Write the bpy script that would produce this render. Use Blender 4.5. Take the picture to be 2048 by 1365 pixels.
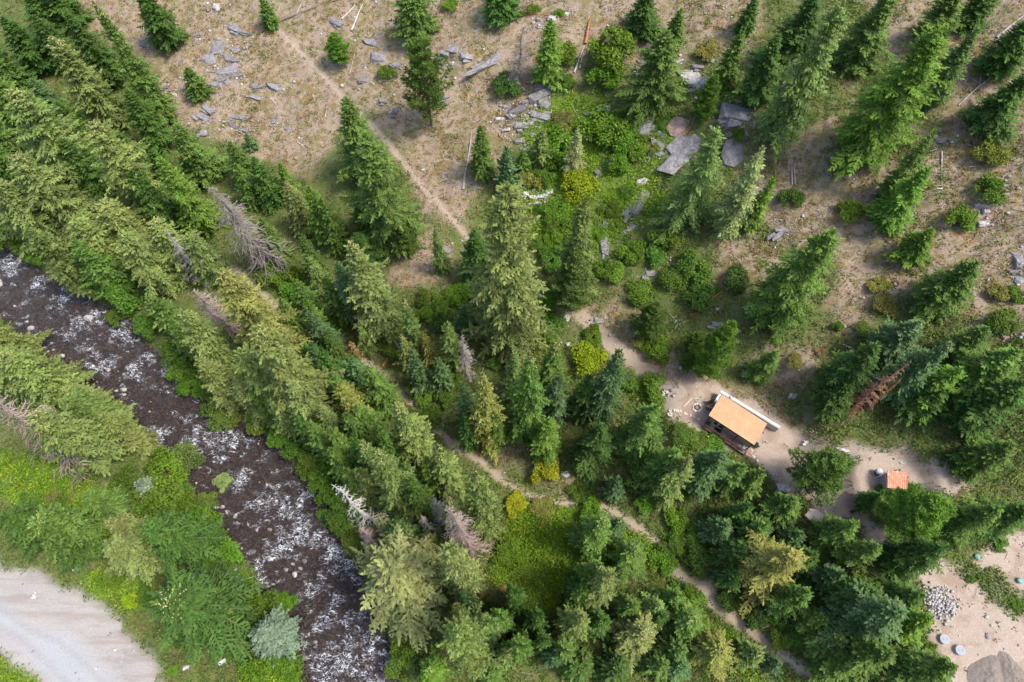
import bpy, bmesh, math, random
import numpy as np
from mathutils import Vector, Matrix

scene = bpy.context.scene
for _o in list(bpy.data.objects):
    bpy.data.objects.remove(_o)
COL = scene.collection
R = math.radians
random.seed(7)
RNG = np.random.default_rng(11)

# ------------------------------------------------------------------ camera, sky, sun, exposure
CAM_H, TILT = 95.0, math.atan((1330.0 - 682.5) / 1365.0)
cam_data = bpy.data.cameras.new('camera'); cam = bpy.data.objects.new('camera', cam_data); COL.objects.link(cam)
cam.location = (0, 0, CAM_H); cam.rotation_euler = (TILT, 0, 0)
cam_data.sensor_width = 36.0; cam_data.lens = 1365.0 / 2048.0 * 36.0
cam_data.clip_start = 0.5; cam_data.clip_end = 2000
scene.camera = cam
SUN_AZ, SUN_EL = R(-12), R(61)                # direction to the sun: east, a little south, high behind thin cloud
world = bpy.data.worlds.new('World'); scene.world = world; world.use_nodes = True
wn = world.node_tree.nodes; wl = world.node_tree.links
sky = wn.new('ShaderNodeTexSky'); sky.sky_type = 'NISHITA'; sky.sun_disc = False
sky.sun_elevation = SUN_EL; sky.sun_rotation = math.pi / 2 - SUN_AZ; sky.dust_density = 2.5; sky.air_density = 1.0
wn['Background'].inputs[1].default_value = 0.15
wl.new(sky.outputs[0], wn['Background'].inputs[0])
sun_d = bpy.data.lights.new('sun', 'SUN'); sun = bpy.data.objects.new('sun', sun_d); COL.objects.link(sun)
sun_d.energy = 2.0; sun_d.angle = R(13.0); sun_d.color = (1.0, 0.95, 0.88)
_s = Vector((math.cos(SUN_AZ) * math.cos(SUN_EL), math.sin(SUN_AZ) * math.cos(SUN_EL), math.sin(SUN_EL)))
sun.rotation_euler = _s.to_track_quat('Z', 'Y').to_euler(); sun.location = _s * 150
scene.view_settings.view_transform = 'Standard'; scene.view_settings.look = 'None'
scene.view_settings.gamma = 1.0; scene.view_settings.use_curve_mapping = False
scene.view_settings.exposure = 1.2
scene.render.engine = 'CYCLES'
scene.cycles.max_bounces = 6; scene.cycles.diffuse_bounces = 3; scene.cycles.transparent_max_bounces = 8
scene.cycles.use_denoising = True

# ------------------------------------------------------------------ view and terrain maths
F_PX, CX, CY = 1365.0, 1024.0, 682.5          # focal length and centre of the 2048 x 1365 photograph
ST, CT = math.sin(TILT), math.cos(TILT)

def rays(px, py):
    px = np.asarray(px, float); py = np.asarray(py, float)
    u = (px - CX) / F_PX; v = -(py - CY) / F_PX
    return u, v * CT + ST, v * ST - CT
def project(x, y, z):
    dz = z - CAM_H
    yc = y * CT + dz * ST; zc = -y * ST + dz * CT
    return CX + F_PX * x / -zc, CY - F_PX * yc / -zc
def depth(x, y, z):
    return y * ST - (z - CAM_H) * CT
def on_plane(px, py, z):
    dx, dy, dz = rays(px, py); t = (z - CAM_H) / dz
    return dx * t, dy * t

def hash2(ix, iy, seed):
    h = (ix.astype(np.int64) * 374761393 + iy.astype(np.int64) * 668265263 + seed * 1442695041) & 0x7fffffff
    h = ((h ^ (h >> 13)) * 1274126177) & 0x7fffffff
    h = ((h ^ (h >> 16)) * 974711) & 0x7fffffff
    return (h & 0xffff) / 65535.0
def vnoise(x, y, scale, seed=0):
    x = np.asarray(x, float) / scale; y = np.asarray(y, float) / scale
    ix = np.floor(x); iy = np.floor(y); fx = x - ix; fy = y - iy
    fx = fx * fx * (3 - 2 * fx); fy = fy * fy * (3 - 2 * fy)
    a = hash2(ix, iy, seed); b = hash2(ix + 1, iy, seed); c = hash2(ix, iy + 1, seed); d = hash2(ix + 1, iy + 1, seed)
    return (a * (1 - fx) + b * fx) * (1 - fy) + (c * (1 - fx) + d * fx) * fy
def fbm(x, y, scale, octv=4, seed=0):
    s = 0; a = 1; n = 0
    for k in range(octv):
        s = s + a * vnoise(x, y, scale / 2 ** k, seed + 17 * k); n += a; a *= 0.5
    return s / n
def sstep(a, b, x):
    t = np.clip((x - a) / (b - a), 0, 1)
    return t * t * (3 - 2 * t)
def seg_dist(x, y, pts, extra=None):
    """distance to a polyline, interpolated value along it, arc length and side (+ right of travel is negative)"""
    x = np.asarray(x, float); y = np.asarray(y, float)
    best = np.full(x.shape, 1e9); val = np.zeros(x.shape); side = np.zeros(x.shape); arc = np.zeros(x.shape); s0 = 0.0
    for i in range(len(pts) - 1):
        ax, ay = pts[i]; bx, by = pts[i + 1]; ex, ey = bx - ax, by - ay; l2 = ex * ex + ey * ey; L = math.sqrt(l2)
        t = np.clip(((x - ax) * ex + (y - ay) * ey) / l2, 0, 1)
        d = np.hypot(x - ax - t * ex, y - ay - t * ey)
        m = d < best
        best = np.where(m, d, best)
        side = np.where(m, np.sign(ex * (y - ay) - ey * (x - ax)), side)
        arc = np.where(m, s0 + t * L, arc)
        if extra is not None:
            val = np.where(m, extra[i] * (1 - t) + extra[i + 1] * t, val)
        s0 += L
    return best, val, arc, side
def in_poly(x, y, poly):
    """signed distance to a closed polygon, negative inside"""
    x = np.asarray(x, float); y = np.asarray(y, float)
    inside = np.zeros(x.shape, bool); best = np.full(x.shape, 1e9); n = len(poly)
    for i in range(n):
        ax, ay = poly[i]; bx, by = poly[(i + 1) % n]; ex, ey = bx - ax, by - ay
        t = np.clip(((x - ax) * ex + (y - ay) * ey) / (ex * ex + ey * ey + 1e-9), 0, 1)
        best = np.minimum(best, np.hypot(x - ax - t * ex, y - ay - t * ey))
        c = ((ay > y) != (by > y)) & (x < (bx - ax) * (y - ay) / (by - ay + 1e-12) + ax)
        inside ^= c
    return np.where(inside, -best, best)

# the river: edges read off the photograph and laid on the water level, upstream first
RIV_L = [(-330, 460), (-150, 540), (0, 622), (70, 690), (140, 762), (235, 835), (305, 885), (385, 965), (440, 1060), (490, 1130), (535, 1195), (572, 1262), (605, 1365), (625, 1480), (640, 1640)]
RIV_R = [(-250, 330), (-90, 430), (30, 508), (120, 556), (215, 605), (300, 690), (360, 765), (470, 838), (575, 905), (650, 1010), (705, 1100), (742, 1190), (772, 1270), (798, 1365), (815, 1480), (830, 1640)]
RIV_R = RIV_R[:15]
_l = [on_plane(a, b, 0.0) for a, b in RIV_L]; _r = [on_plane(a, b, 0.0) for a, b in RIV_R]
RIV_C = [((a[0] + b[0]) / 2, (a[1] + b[1]) / 2) for a, b in zip(_l, _r)]
RIV_W = []
for i in range(len(RIV_C)):
    a = RIV_C[max(i - 1, 0)]; b = RIV_C[min(i + 1, len(RIV_C) - 1)]
    tx, ty = b[0] - a[0], b[1] - a[1]; tl = math.hypot(tx, ty); wx, wy = _r[i][0] - _l[i][0], _r[i][1] - _l[i][1]
    RIV_W.append(abs(tx * wy - ty * wx) / tl / 2)

def base_height(x, y):
    d, w, arc, side = seg_dist(x, y, RIV_C, RIV_W)
    e = d - w + (fbm(x, y, 5.0, 2, 5) - 0.5) * 1.6
    ep = np.maximum(e, 0.0)
    bed = -0.65 * sstep(0.4, -2.5, e)
    right = 1.3 * sstep(-0.2, 2.6, e) + 0.10 * ep + 0.24 * 9.0 * np.log1p(np.exp(np.clip((ep - 40.0) / 9.0, -30, 30)))
    left = 1.2 * sstep(-0.2, 2.2, e) + 0.055 * ep - 0.03 * np.maximum(ep - 22, 0)
    z = np.where(side > 0, right, left) + bed      # side > 0 : left of the downstream direction = the hillside
    rough = sstep(1.0, 8.0, ep) * ((fbm(x, y, 14.0, 3, 11) - 0.5) * 1.7 + sstep(45, 70, ep * (side > 0)) * (fbm(x, y, 7.0, 3, 23) - 0.5) * 1.6)
    return z + rough, e, side
PADS = []          # (x, y, radius, height): levelled yards
def height(x, y):
    x = np.asarray(x, float); y = np.asarray(y, float)
    z = base_height(x, y)[0]
    for (cx, cy, r, h) in PADS:
        w = sstep(r * 1.55, r, np.hypot(x - cx, y - cy))
        z = z * (1 - w) + (h + 0.15 * (z - h)) * w if r > 9 else z * (1 - w) + h * w
    return z
def ground_at(px, py, above=0.0, n=16):
    dx, dy, dz = rays(px, py)
    z = np.full(np.shape(dx), 6.0) + above
    for k in range(n):
        t = (z - CAM_H) / dz
        z = 0.25 * z + 0.75 * (height(dx * t, dy * t) + above)
    t = (z - CAM_H) / dz
    return dx * t, dy * t, z

# ------------------------------------------------------------------ materials
def new_mat(name):
    m = bpy.data.materials.new(name); m.use_nodes = True
    nt = m.node_tree; nt.nodes.clear()
    return m, nt
class NB:
    """small node-building helper"""
    def __init__(s, nt): s.nt = nt
    def n(s, t, **kw):
        nd = s.nt.nodes.new(t)
        for k, v in kw.items(): setattr(nd, k, v)
        return nd
    def link(s, a, b): s.nt.links.new(a, b)
    def setin(s, nd, key, v):
        if hasattr(v, 'is_linked') or isinstance(v, bpy.types.NodeSocket): s.link(v, nd.inputs[key])
        else: nd.inputs[key].default_value = v
    def noise(s, scale, detail=4, rough=0.55, vec=None, out=0, dist=0.0):
        nd = s.n('ShaderNodeTexNoise'); nd.inputs['Scale'].default_value = scale; nd.inputs['Detail'].default_value = detail
        nd.inputs['Roughness'].default_value = rough; nd.inputs['Distortion'].default_value = dist
        if vec is not None: s.link(vec, nd.inputs['Vector'])
        return nd.outputs[out]
    def vor(s, scale, vec=None, out='Distance', feature='F1'):
        nd = s.n('ShaderNodeTexVoronoi'); nd.feature = feature; nd.inputs['Scale'].default_value = scale
        if vec is not None: s.link(vec, nd.inputs['Vector'])
        return nd.outputs[out]
    def ramp(s, fac, stops):
        nd = s.n('ShaderNodeValToRGB'); el = nd.color_ramp.elements
        while len(el) < len(stops): el.new(0.5)
        for e, (p, c) in zip(el, stops):
            e.position = p; e.color = (*c, 1) if len(c) == 3 else c
        s.link(fac, nd.inputs[0]); return nd.outputs[0]
    def rng(s, v, a, b, c=0.0, d=1.0):
        nd = s.n('ShaderNodeMapRange'); nd.interpolation_type = 'SMOOTHSTEP'
        s.link(v, nd.inputs[0])
        for i, q in enumerate((a, b, c, d)): nd.inputs[1 + i].default_value = q
        return nd.outputs[0]
    def mix(s, f, a, b, mode='MIX'):
        nd = s.n('ShaderNodeMix'); nd.data_type = 'RGBA'; nd.blend_type = mode
        for key, v in ((0, f), (6, a), (7, b)):
            if isinstance(v, bpy.types.NodeSocket): s.link(v, nd.inputs[key])
            else: nd.inputs[key].default_value = v if key == 0 else ((*v, 1) if len(v) == 3 else v)
        return nd.outputs[2]
    def math(s, op, a, b=0.0):
        nd = s.n('ShaderNodeMath'); nd.operation = op
        for i, v in enumerate((a, b)):
            if isinstance(v, bpy.types.NodeSocket): s.link(v, nd.inputs[i])
            else: nd.inputs[i].default_value = v
        return nd.outputs[0]
    def attr(s, name, out='Fac'):
        nd = s.n('ShaderNodeAttribute'); nd.attribute_name = name; return nd.outputs[out]
    def bump(s, h, strength, dist=0.05):
        nd = s.n('ShaderNodeBump'); nd.inputs['Strength'].default_value = strength; nd.inputs['Distance'].default_value = dist
        s.link(h, nd.inputs['Height']); return nd.outputs[0]
    def bsdf(s, color, rough=0.8, normal=None, spec=0.3, metal=0.0):
        nd = s.n('ShaderNodeBsdfPrincipled')
        if isinstance(color, bpy.types.NodeSocket): s.link(color, nd.inputs['Base Color'])
        else: nd.inputs['Base Color'].default_value = (*color, 1)
        if isinstance(rough, bpy.types.NodeSocket): s.link(rough, nd.inputs['Roughness'])
        else: nd.inputs['Roughness'].default_value = rough
        nd.inputs['Specular IOR Level'].default_value = spec; nd.inputs['Metallic'].default_value = metal
        if normal is not None: s.link(normal, nd.inputs['Normal'])
        return nd.outputs[0]
    def out(s, sh):
        o = s.n('ShaderNodeOutputMaterial'); s.link(sh, o.inputs['Surface'])
    def objc(s): return s.n('ShaderNodeTexCoord').outputs['Object']
    def pos(s): return s.n('ShaderNodeNewGeometry').outputs['Position']

MATS = {}
def simple(name, color, rough=0.7, var=0.25, scale=6.0, bump=0.15, spec=0.3, metal=0.0, bscale=None, world_co=False):
    """a plain procedural material: base colour broken up by two noises, with a little relief"""
    if name in MATS: return MATS[name]
    m, nt = new_mat(name); b = NB(nt); co = b.pos() if world_co else b.objc()
    n1 = b.noise(scale, 5, 0.6, co); n2 = b.noise(scale * 5.3, 3, 0.6, co)
    f = b.math('ADD', b.math('MULTIPLY', n1, 0.65), b.math('MULTIPLY', n2, 0.35))
    dark = tuple(c * (1 - var) for c in color); lite = tuple(min(1, c * (1 + var)) for c in color)
    c = b.ramp(f, [(0.3, dark), (0.5, color), (0.72, lite)])
    b.out(b.bsdf(c, rough, b.bump(b.noise(bscale or scale * 4, 4, 0.6, co), bump, 0.03), spec, metal))
    MATS[name] = m; return m

def leaf_mat(name, trans=0.25, rough=0.6, spread=0.42):
    """foliage: each plant's own colour (object colour), varied leaf by leaf with the attribute 'var'"""
    m, nt = new_mat(name); b = NB(nt)
    oi = b.n('ShaderNodeObjectInfo')
    v = b.attr('var')
    bright = b.rng(v, 0.0, 1.0, 1.0 - spread, 1.0 + spread)
    col = b.mix(1.0, oi.outputs['Color'], bright, 'MULTIPLY')
    warm = b.mix(b.rng(b.noise(0.9, 3, 0.5, b.objc()), 0.45, 0.75, 0.0, 0.3), col, b.mix(1.0, col, (1.22, 1.06, 0.7), 'MULTIPLY'))
    d = b.bsdf(warm, rough, None, 0.08)
    t = b.n('ShaderNodeBsdfTranslucent'); b.link(b.mix(1.0, warm, (1.15, 1.25, 0.6), 'MULTIPLY'), t.inputs[0])
    mx = b.n('ShaderNodeMixShader'); mx.inputs[0].default_value = trans
    b.link(d, mx.inputs[1]); b.link(t.outputs[0], mx.inputs[2]); b.out(mx.outputs[0])
    MATS[name] = m; return m
M_NEEDLE = leaf_mat('needles', 0.22, 0.55, 0.45)
M_LEAF = leaf_mat('broad_leaves', 0.30, 0.5, 0.40)
def stuff_leaf_mat(name):
    m, nt = new_mat(name); b = NB(nt)
    c = b.attr('tint', 'Color')
    d = b.bsdf(c, 0.7, None, 0.06); t = b.n('ShaderNodeBsdfTranslucent'); b.link(c, t.inputs[0])
    mx = b.n('ShaderNodeMixShader'); mx.inputs[0].default_value = 0.25
    b.link(d, mx.inputs[1]); b.link(t.outputs[0], mx.inputs[2]); b.out(mx.outputs[0]); return m
M_TINT = stuff_leaf_mat('undergrowth_leaves')
M_BARK = simple('bark', (0.13, 0.095, 0.07), 0.9, 0.35, 4.0, 0.4)
def objcol_mat(name, rough, var, scale, bump):
    m, nt = new_mat(name); b = NB(nt); co = b.objc()
    oi = b.n('ShaderNodeObjectInfo')
    f = b.math('ADD', b.math('MULTIPLY', b.noise(scale, 5, 0.6, co), 0.6), b.math('MULTIPLY', b.noise(scale * 6, 3, 0.6, co), 0.4))
    g = b.rng(f, 0.3, 0.72, 1 - var, 1 + var)
    b.out(b.bsdf(b.mix(1.0, oi.outputs['Color'], g, 'MULTIPLY'), rough, b.bump(b.noise(scale * 5, 4, 0.6, co), bump, 0.05), 0.2))
    return m
M_DEADWOOD = objcol_mat('dead_wood', 0.85, 0.35, 2.5, 0.3)
def rock_mat():
    m, nt = new_mat('rock'); b = NB(nt); co = b.objc(); w = b.pos()
    oi = b.n('ShaderNodeObjectInfo')
    f = b.math('ADD', b.math('MULTIPLY', b.noise(1.6, 6, 0.65, w), 0.55), b.math('MULTIPLY', b.noise(7.0, 4, 0.7, w), 0.45))
    g = b.rng(f, 0.3, 0.7, 0.62, 1.38)
    c = b.mix(1.0, oi.outputs['Color'], g, 'MULTIPLY')
    lich = b.rng(b.noise(2.3, 5, 0.7, w, dist=0.8), 0.58, 0.7)
    c = b.mix(b.math('MULTIPLY', lich, 0.45), c, (0.33, 0.32, 0.27))
    crack = b.rng(b.vor(1.7, b.noise(1.2, 3, 0.5, w, out=1), 'Distance', 'DISTANCE_TO_EDGE'), 0.0, 0.05)
    c = b.mix(b.math('MULTIPLY', b.math('SUBTRACT', 1.0, crack), 0.5), c, (0.06, 0.05, 0.05))
    h = b.math('ADD', b.noise(5.0, 6, 0.7, w), b.math('MULTIPLY', crack, 0.3))
    b.out(b.bsdf(c, 0.85, b.bump(h, 0.6, 0.12), 0.25)); return m
M_ROCK = rock_mat()

def ground_mat():
    m, nt = new_mat('ground'); b = NB(nt); p = b.pos()
    tan = b.attr('m_tan'); dirt = b.attr('m_dirt'); path = b.attr('m_path'); road = b.attr('m_road'); wet = b.attr('m_wet')
    viv = b.attr('m_vivid'); grey = b.attr('m_grey')
    nA = b.noise(0.22, 6, 0.6, p); nB = b.noise(1.1, 6, 0.65, p); nC = b.noise(5.0, 5, 0.7, p); nD = b.noise(14.0, 3, 0.7, p)
    fine = b.math('ADD', b.math('MULTIPLY', nC, 0.55), b.math('MULTIPLY', nD, 0.45))
    # streaky dry grass: stretched noise
    mp = b.n('ShaderNodeMapping'); mp.inputs['Scale'].default_value = (1.0, 0.28, 1.0); mp.inputs['Rotation'].default_value = (0, 0, 0.5); b.link(p, mp.inputs[0])
    str_ = b.noise(9.0, 4, 0.7, mp.outputs[0])
    tanc = b.ramp(fine, [(0.30, (0.10, 0.07, 0.05)), (0.45, (0.235, 0.172, 0.124)), (0.57, (0.33, 0.255, 0.19)), (0.70, (0.43, 0.355, 0.275))])
    tanc = b.mix(b.rng(str_, 0.5, 0.72, 0, 0.6), tanc, (0.355, 0.285, 0.175))
    tanc = b.mix(b.rng(nA, 0.5, 0.66, 0, 0.55), tanc, (0.20, 0.145, 0.105))
    olive = b.ramp(fine, [(0.3, (0.075, 0.07, 0.025)), (0.5, (0.16, 0.14, 0.05)), (0.72, (0.25, 0.21, 0.09))])
    tanc = b.mix(b.rng(b.math('ADD', b.math('MULTIPLY', nB, 0.6), b.math('MULTIPLY', b.noise(0.33, 5, 0.65, p), 0.4)), 0.465, 0.56, 0, 0.8), tanc, olive)
    rust = b.ramp(fine, [(0.35, (0.15, 0.085, 0.03)), (0.7, (0.28, 0.17, 0.07))])
    tanc = b.mix(b.rng(b.noise(0.55, 4, 0.6, p), 0.56, 0.66, 0, 0.7), tanc, rust)
    greenc = b.ramp(fine, [(0.3, (0.035, 0.048, 0.014)), (0.5, (0.09, 0.115, 0.03)), (0.72, (0.16, 0.18, 0.055))])
    greenc = b.mix(b.rng(nB, 0.5, 0.66, 0, 0.7), greenc, b.ramp(fine, [(0.3, (0.09, 0.07, 0.035)), (0.7, (0.24, 0.19, 0.11))]))
    c = b.mix(tan, greenc, tanc)
    vivc = b.ramp(fine, [(0.3, (0.055, 0.10, 0.010)), (0.7, (0.16, 0.235, 0.03))])
    c = b.mix(b.math('MULTIPLY', viv, 0.85), c, vivc)
    dirtc = b.ramp(fine, [(0.25, (0.235, 0.178, 0.135)), (0.5, (0.355, 0.284, 0.223)), (0.75, (0.46, 0.388, 0.322))])
    dirtc = b.mix(b.rng(b.noise(0.4, 6, 0.65, p, dist=0.7), 0.46, 0.62, 0, 0.7), dirtc, (0.255, 0.178, 0.13))
    c = b.mix(dirt, c, dirtc)
    pathc = b.ramp(fine, [(0.25, (0.27, 0.20, 0.15)), (0.5, (0.37, 0.285, 0.215)), (0.75, (0.45, 0.365, 0.29))])
    c = b.mix(b.math('MULTIPLY', path, 0.85), c, pathc)
    mpr = b.n('ShaderNodeMapping'); mpr.inputs['Rotation'].default_value = (0, 0, 0.62); mpr.inputs['Scale'].default_value = (0.12, 1.0, 1.0); b.link(p, mpr.inputs[0])
    roadc = b.ramp(fine, [(0.25, (0.235, 0.21, 0.19)), (0.5, (0.315, 0.29, 0.268)), (0.75, (0.415, 0.39, 0.37))])
    roadc = b.mix(b.rng(b.noise(0.9, 6, 0.65, mpr.outputs[0]), 0.44, 0.62, 0, 0.75), roadc, (0.25, 0.21, 0.18))
    roadc = b.mix(grey, roadc, b.ramp(fine, [(0.3, (0.26, 0.262, 0.265)), (0.7, (0.37, 0.373, 0.377))]))
    roadc = b.mix(b.math('MULTIPLY', b.attr('m_rut'), 0.55), roadc, b.ramp(fine, [(0.3, (0.20, 0.18, 0.165)), (0.7, (0.31, 0.29, 0.275))]))
    c = b.mix(road, c, roadc)
    cob = b.vor(3.2, p, 'Color')
    sepc = b.n('ShaderNodeSeparateColor'); b.link(cob, sepc.inputs[0])
    wetc = b.ramp(sepc.outputs[0], [(0.2, (0.018, 0.014, 0.012)), (0.6, (0.06, 0.043, 0.03)), (0.9, (0.13, 0.10, 0.075))])
    c = b.mix(wet, c, wetc)
    h = b.math('ADD', b.math('MULTIPLY', nC, 0.6), b.math('MULTIPLY', nD, 0.5))
    b.out(b.bsdf(c, 0.92, b.bump(h, 0.55, 0.16), 0.15)); return m
M_GROUND = ground_mat()

def water_mat():
    m, nt = new_mat('river_water'); b = NB(nt); p = b.pos()
    foam = b.attr('foam')
    mp = b.n('ShaderNodeMapping'); mp.inputs['Rotation'].default_value = (0, 0, 0.75); mp.inputs['Scale'].default_value = (1.0, 1.7, 1.0); b.link(p, mp.inputs[0])
    n1 = b.noise(2.2, 5, 0.65, mp.outputs[0], dist=0.6); n2 = b.noise(7.5, 4, 0.65, mp.outputs[0], dist=0.4)
    nrm = b.bump(b.math('ADD', n1, b.math('MULTIPLY', n2, 0.35)), 0.9, 0.28)
    gl = b.n('ShaderNodeBsdfGlossy'); gl.inputs['Roughness'].default_value = 0.16; gl.inputs['Color'].default_value = (0.95, 0.97, 1, 1); b.link(nrm, gl.inputs['Normal'])
    tr = b.n('ShaderNodeBsdfTransparent'); tr.inputs[0].default_value = (0.80, 0.60, 0.45, 1)
    body = b.bsdf((0.036, 0.023, 0.020), 0.3, nrm, 0.3)
    m1 = b.n('ShaderNodeMixShader'); m1.inputs[0].default_value = 0.38; b.link(tr.outputs[0], m1.inputs[1]); b.link(body, m1.inputs[2])
    fr = b.n('ShaderNodeFresnel'); fr.inputs['IOR'].default_value = 1.34; b.link(nrm, fr.inputs['Normal'])
    m2 = b.n('ShaderNodeMixShader'); b.link(b.math('MULTIPLY', fr.outputs[0], 0.9), m2.inputs[0])
    b.link(m1.outputs[0], m2.inputs[1]); b.link(gl.outputs[0], m2.inputs[2])
    def ridge(sc, det, dist):
        n = b.noise(sc, det, 0.62, mp.outputs[0], dist=dist)
        return b.math('SUBTRACT', 1.0, b.math('ABSOLUTE', b.math('SUBTRACT', b.math('MULTIPLY', n, 2.0), 1.0)))
    patch = b.rng(b.math('ADD', b.noise(0.45, 3, 0.6, mp.outputs[0]), b.math('MULTIPLY', foam, 0.25)), 0.57, 0.76)
    line1 = b.rng(ridge(0.62, 2.2, 1.3), 0.945, 0.995); line2 = b.rng(ridge(1.35, 2.5, 1.0), 0.94, 0.995)
    blob = b.rng(b.math('ADD', b.noise(1.1, 4, 0.68, mp.outputs[0], dist=0.8), b.math('MULTIPLY', foam, 0.10)), 0.655, 0.745)
    grain = b.rng(b.noise(4.5, 4, 0.7, mp.outputs[0], dist=0.6), 0.36, 0.56)
    lines = b.math('MULTIPLY', b.math('ADD', b.math('MULTIPLY', line1, 0.9), b.math('MULTIPLY', line2, 0.65)), b.math('ADD', b.math('MULTIPLY', patch, 0.95), 0.05))
    ff = b.math('MINIMUM', b.math('MULTIPLY', b.math('ADD', lines, b.math('MULTIPLY', blob, b.math('ADD', b.math('MULTIPLY', patch, 0.8), 0.2))), b.math('ADD', b.math('MULTIPLY', grain, 0.85), 0.15)), 0.95)
    fo = b.bsdf(b.ramp(b.noise(5, 4, 0.7, p), [(0.3, (0.5, 0.54, 0.6)), (0.65, (0.86, 0.88, 0.9))]), 0.7, nrm, 0.2)
    m3 = b.n('ShaderNodeMixShader'); b.link(ff, m3.inputs[0]); b.link(m2.outputs[0], m3.inputs[1]); b.link(fo, m3.inputs[2])
    b.out(m3.outputs[0]); return m
M_WATER = water_mat()

# ------------------------------------------------------------------ object helpers and the label register
THINGS = []       # every thing with the words its label is made of
def mesh_np(name, verts, faces, mat=None, smooth=False, attrs=None, colors=None):
    """faces: (n,3) or (n,4) integer array"""
    me = bpy.data.meshes.new(name); verts = np.asarray(verts, np.float32); faces = np.asarray(faces, np.int32)
    n, k = faces.shape
    me.vertices.add(len(verts)); me.vertices.foreach_set('co', verts.ravel())
    me.loops.add(n * k); me.loops.foreach_set('vertex_index', faces.ravel())
    me.polygons.add(n); me.polygons.foreach_set('loop_start', np.arange(0, n * k, k, dtype=np.int32))
    me.polygons.foreach_set('loop_total', np.full(n, k, np.int32))
    if smooth: me.polygons.foreach_set('use_smooth', np.ones(n, bool))
    for key, v in (attrs or {}).items():
        a = me.attributes.new(key, 'FLOAT', 'POINT'); a.data.foreach_set('value', np.asarray(v, np.float32))
    for key, v in (colors or {}).items():
        a = me.attributes.new(key, 'FLOAT_COLOR', 'POINT')
        vv = np.ones((len(verts), 4), np.float32); vv[:, :3] = v; a.data.foreach_set('color', vv.ravel())
    me.update(calc_edges=True)
    if mat: me.materials.append(mat)
    return me
def mesh_list(name, verts, faces, mat=None, smooth=False):
    me = bpy.data.meshes.new(name); me.from_pydata([tuple(v) for v in verts], [], faces); me.update()
    if smooth:
        for p in me.polygons: p.use_smooth = True
    if mat: me.materials.append(mat)
    return me
def obj(name, me, parent=None, loc=None, rot=None, scale=None, color=None):
    o = bpy.data.objects.new(name, me); COL.objects.link(o)
    if parent is not None: o.parent = parent
    if loc is not None: o.location = loc
    if rot is not None: o.rotation_euler = rot
    if scale is not None: o.scale = scale
    if color is not None: o.color = (*color, 1)
    return o
def empty(name, loc, rz=0.0, scale=None):
    o = bpy.data.objects.new(name, None); COL.objects.link(o); o.location = loc; o.rotation_euler = (0, 0, rz)
    o.empty_display_size = 0.3
    if scale is not None: o.scale = scale
    return o
def tag(o, label, cat, group=None):
    o['label'] = label; o['category'] = cat
    if group: o['group'] = group
    return o
def reg(o, px, py, look, cat, group, head=None):
    """queue a thing for a label: how it looks + where it stands + its place among its look-alikes there"""
    o['category'] = cat; o['group'] = group
    THINGS.append((o, float(px), float(py), look))
    return o
def structure(o): o['kind'] = 'structure'; return o
def stuff(o, label, cat): o['kind'] = 'stuff'; o['label'] = label; o['category'] = cat; return o

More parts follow.
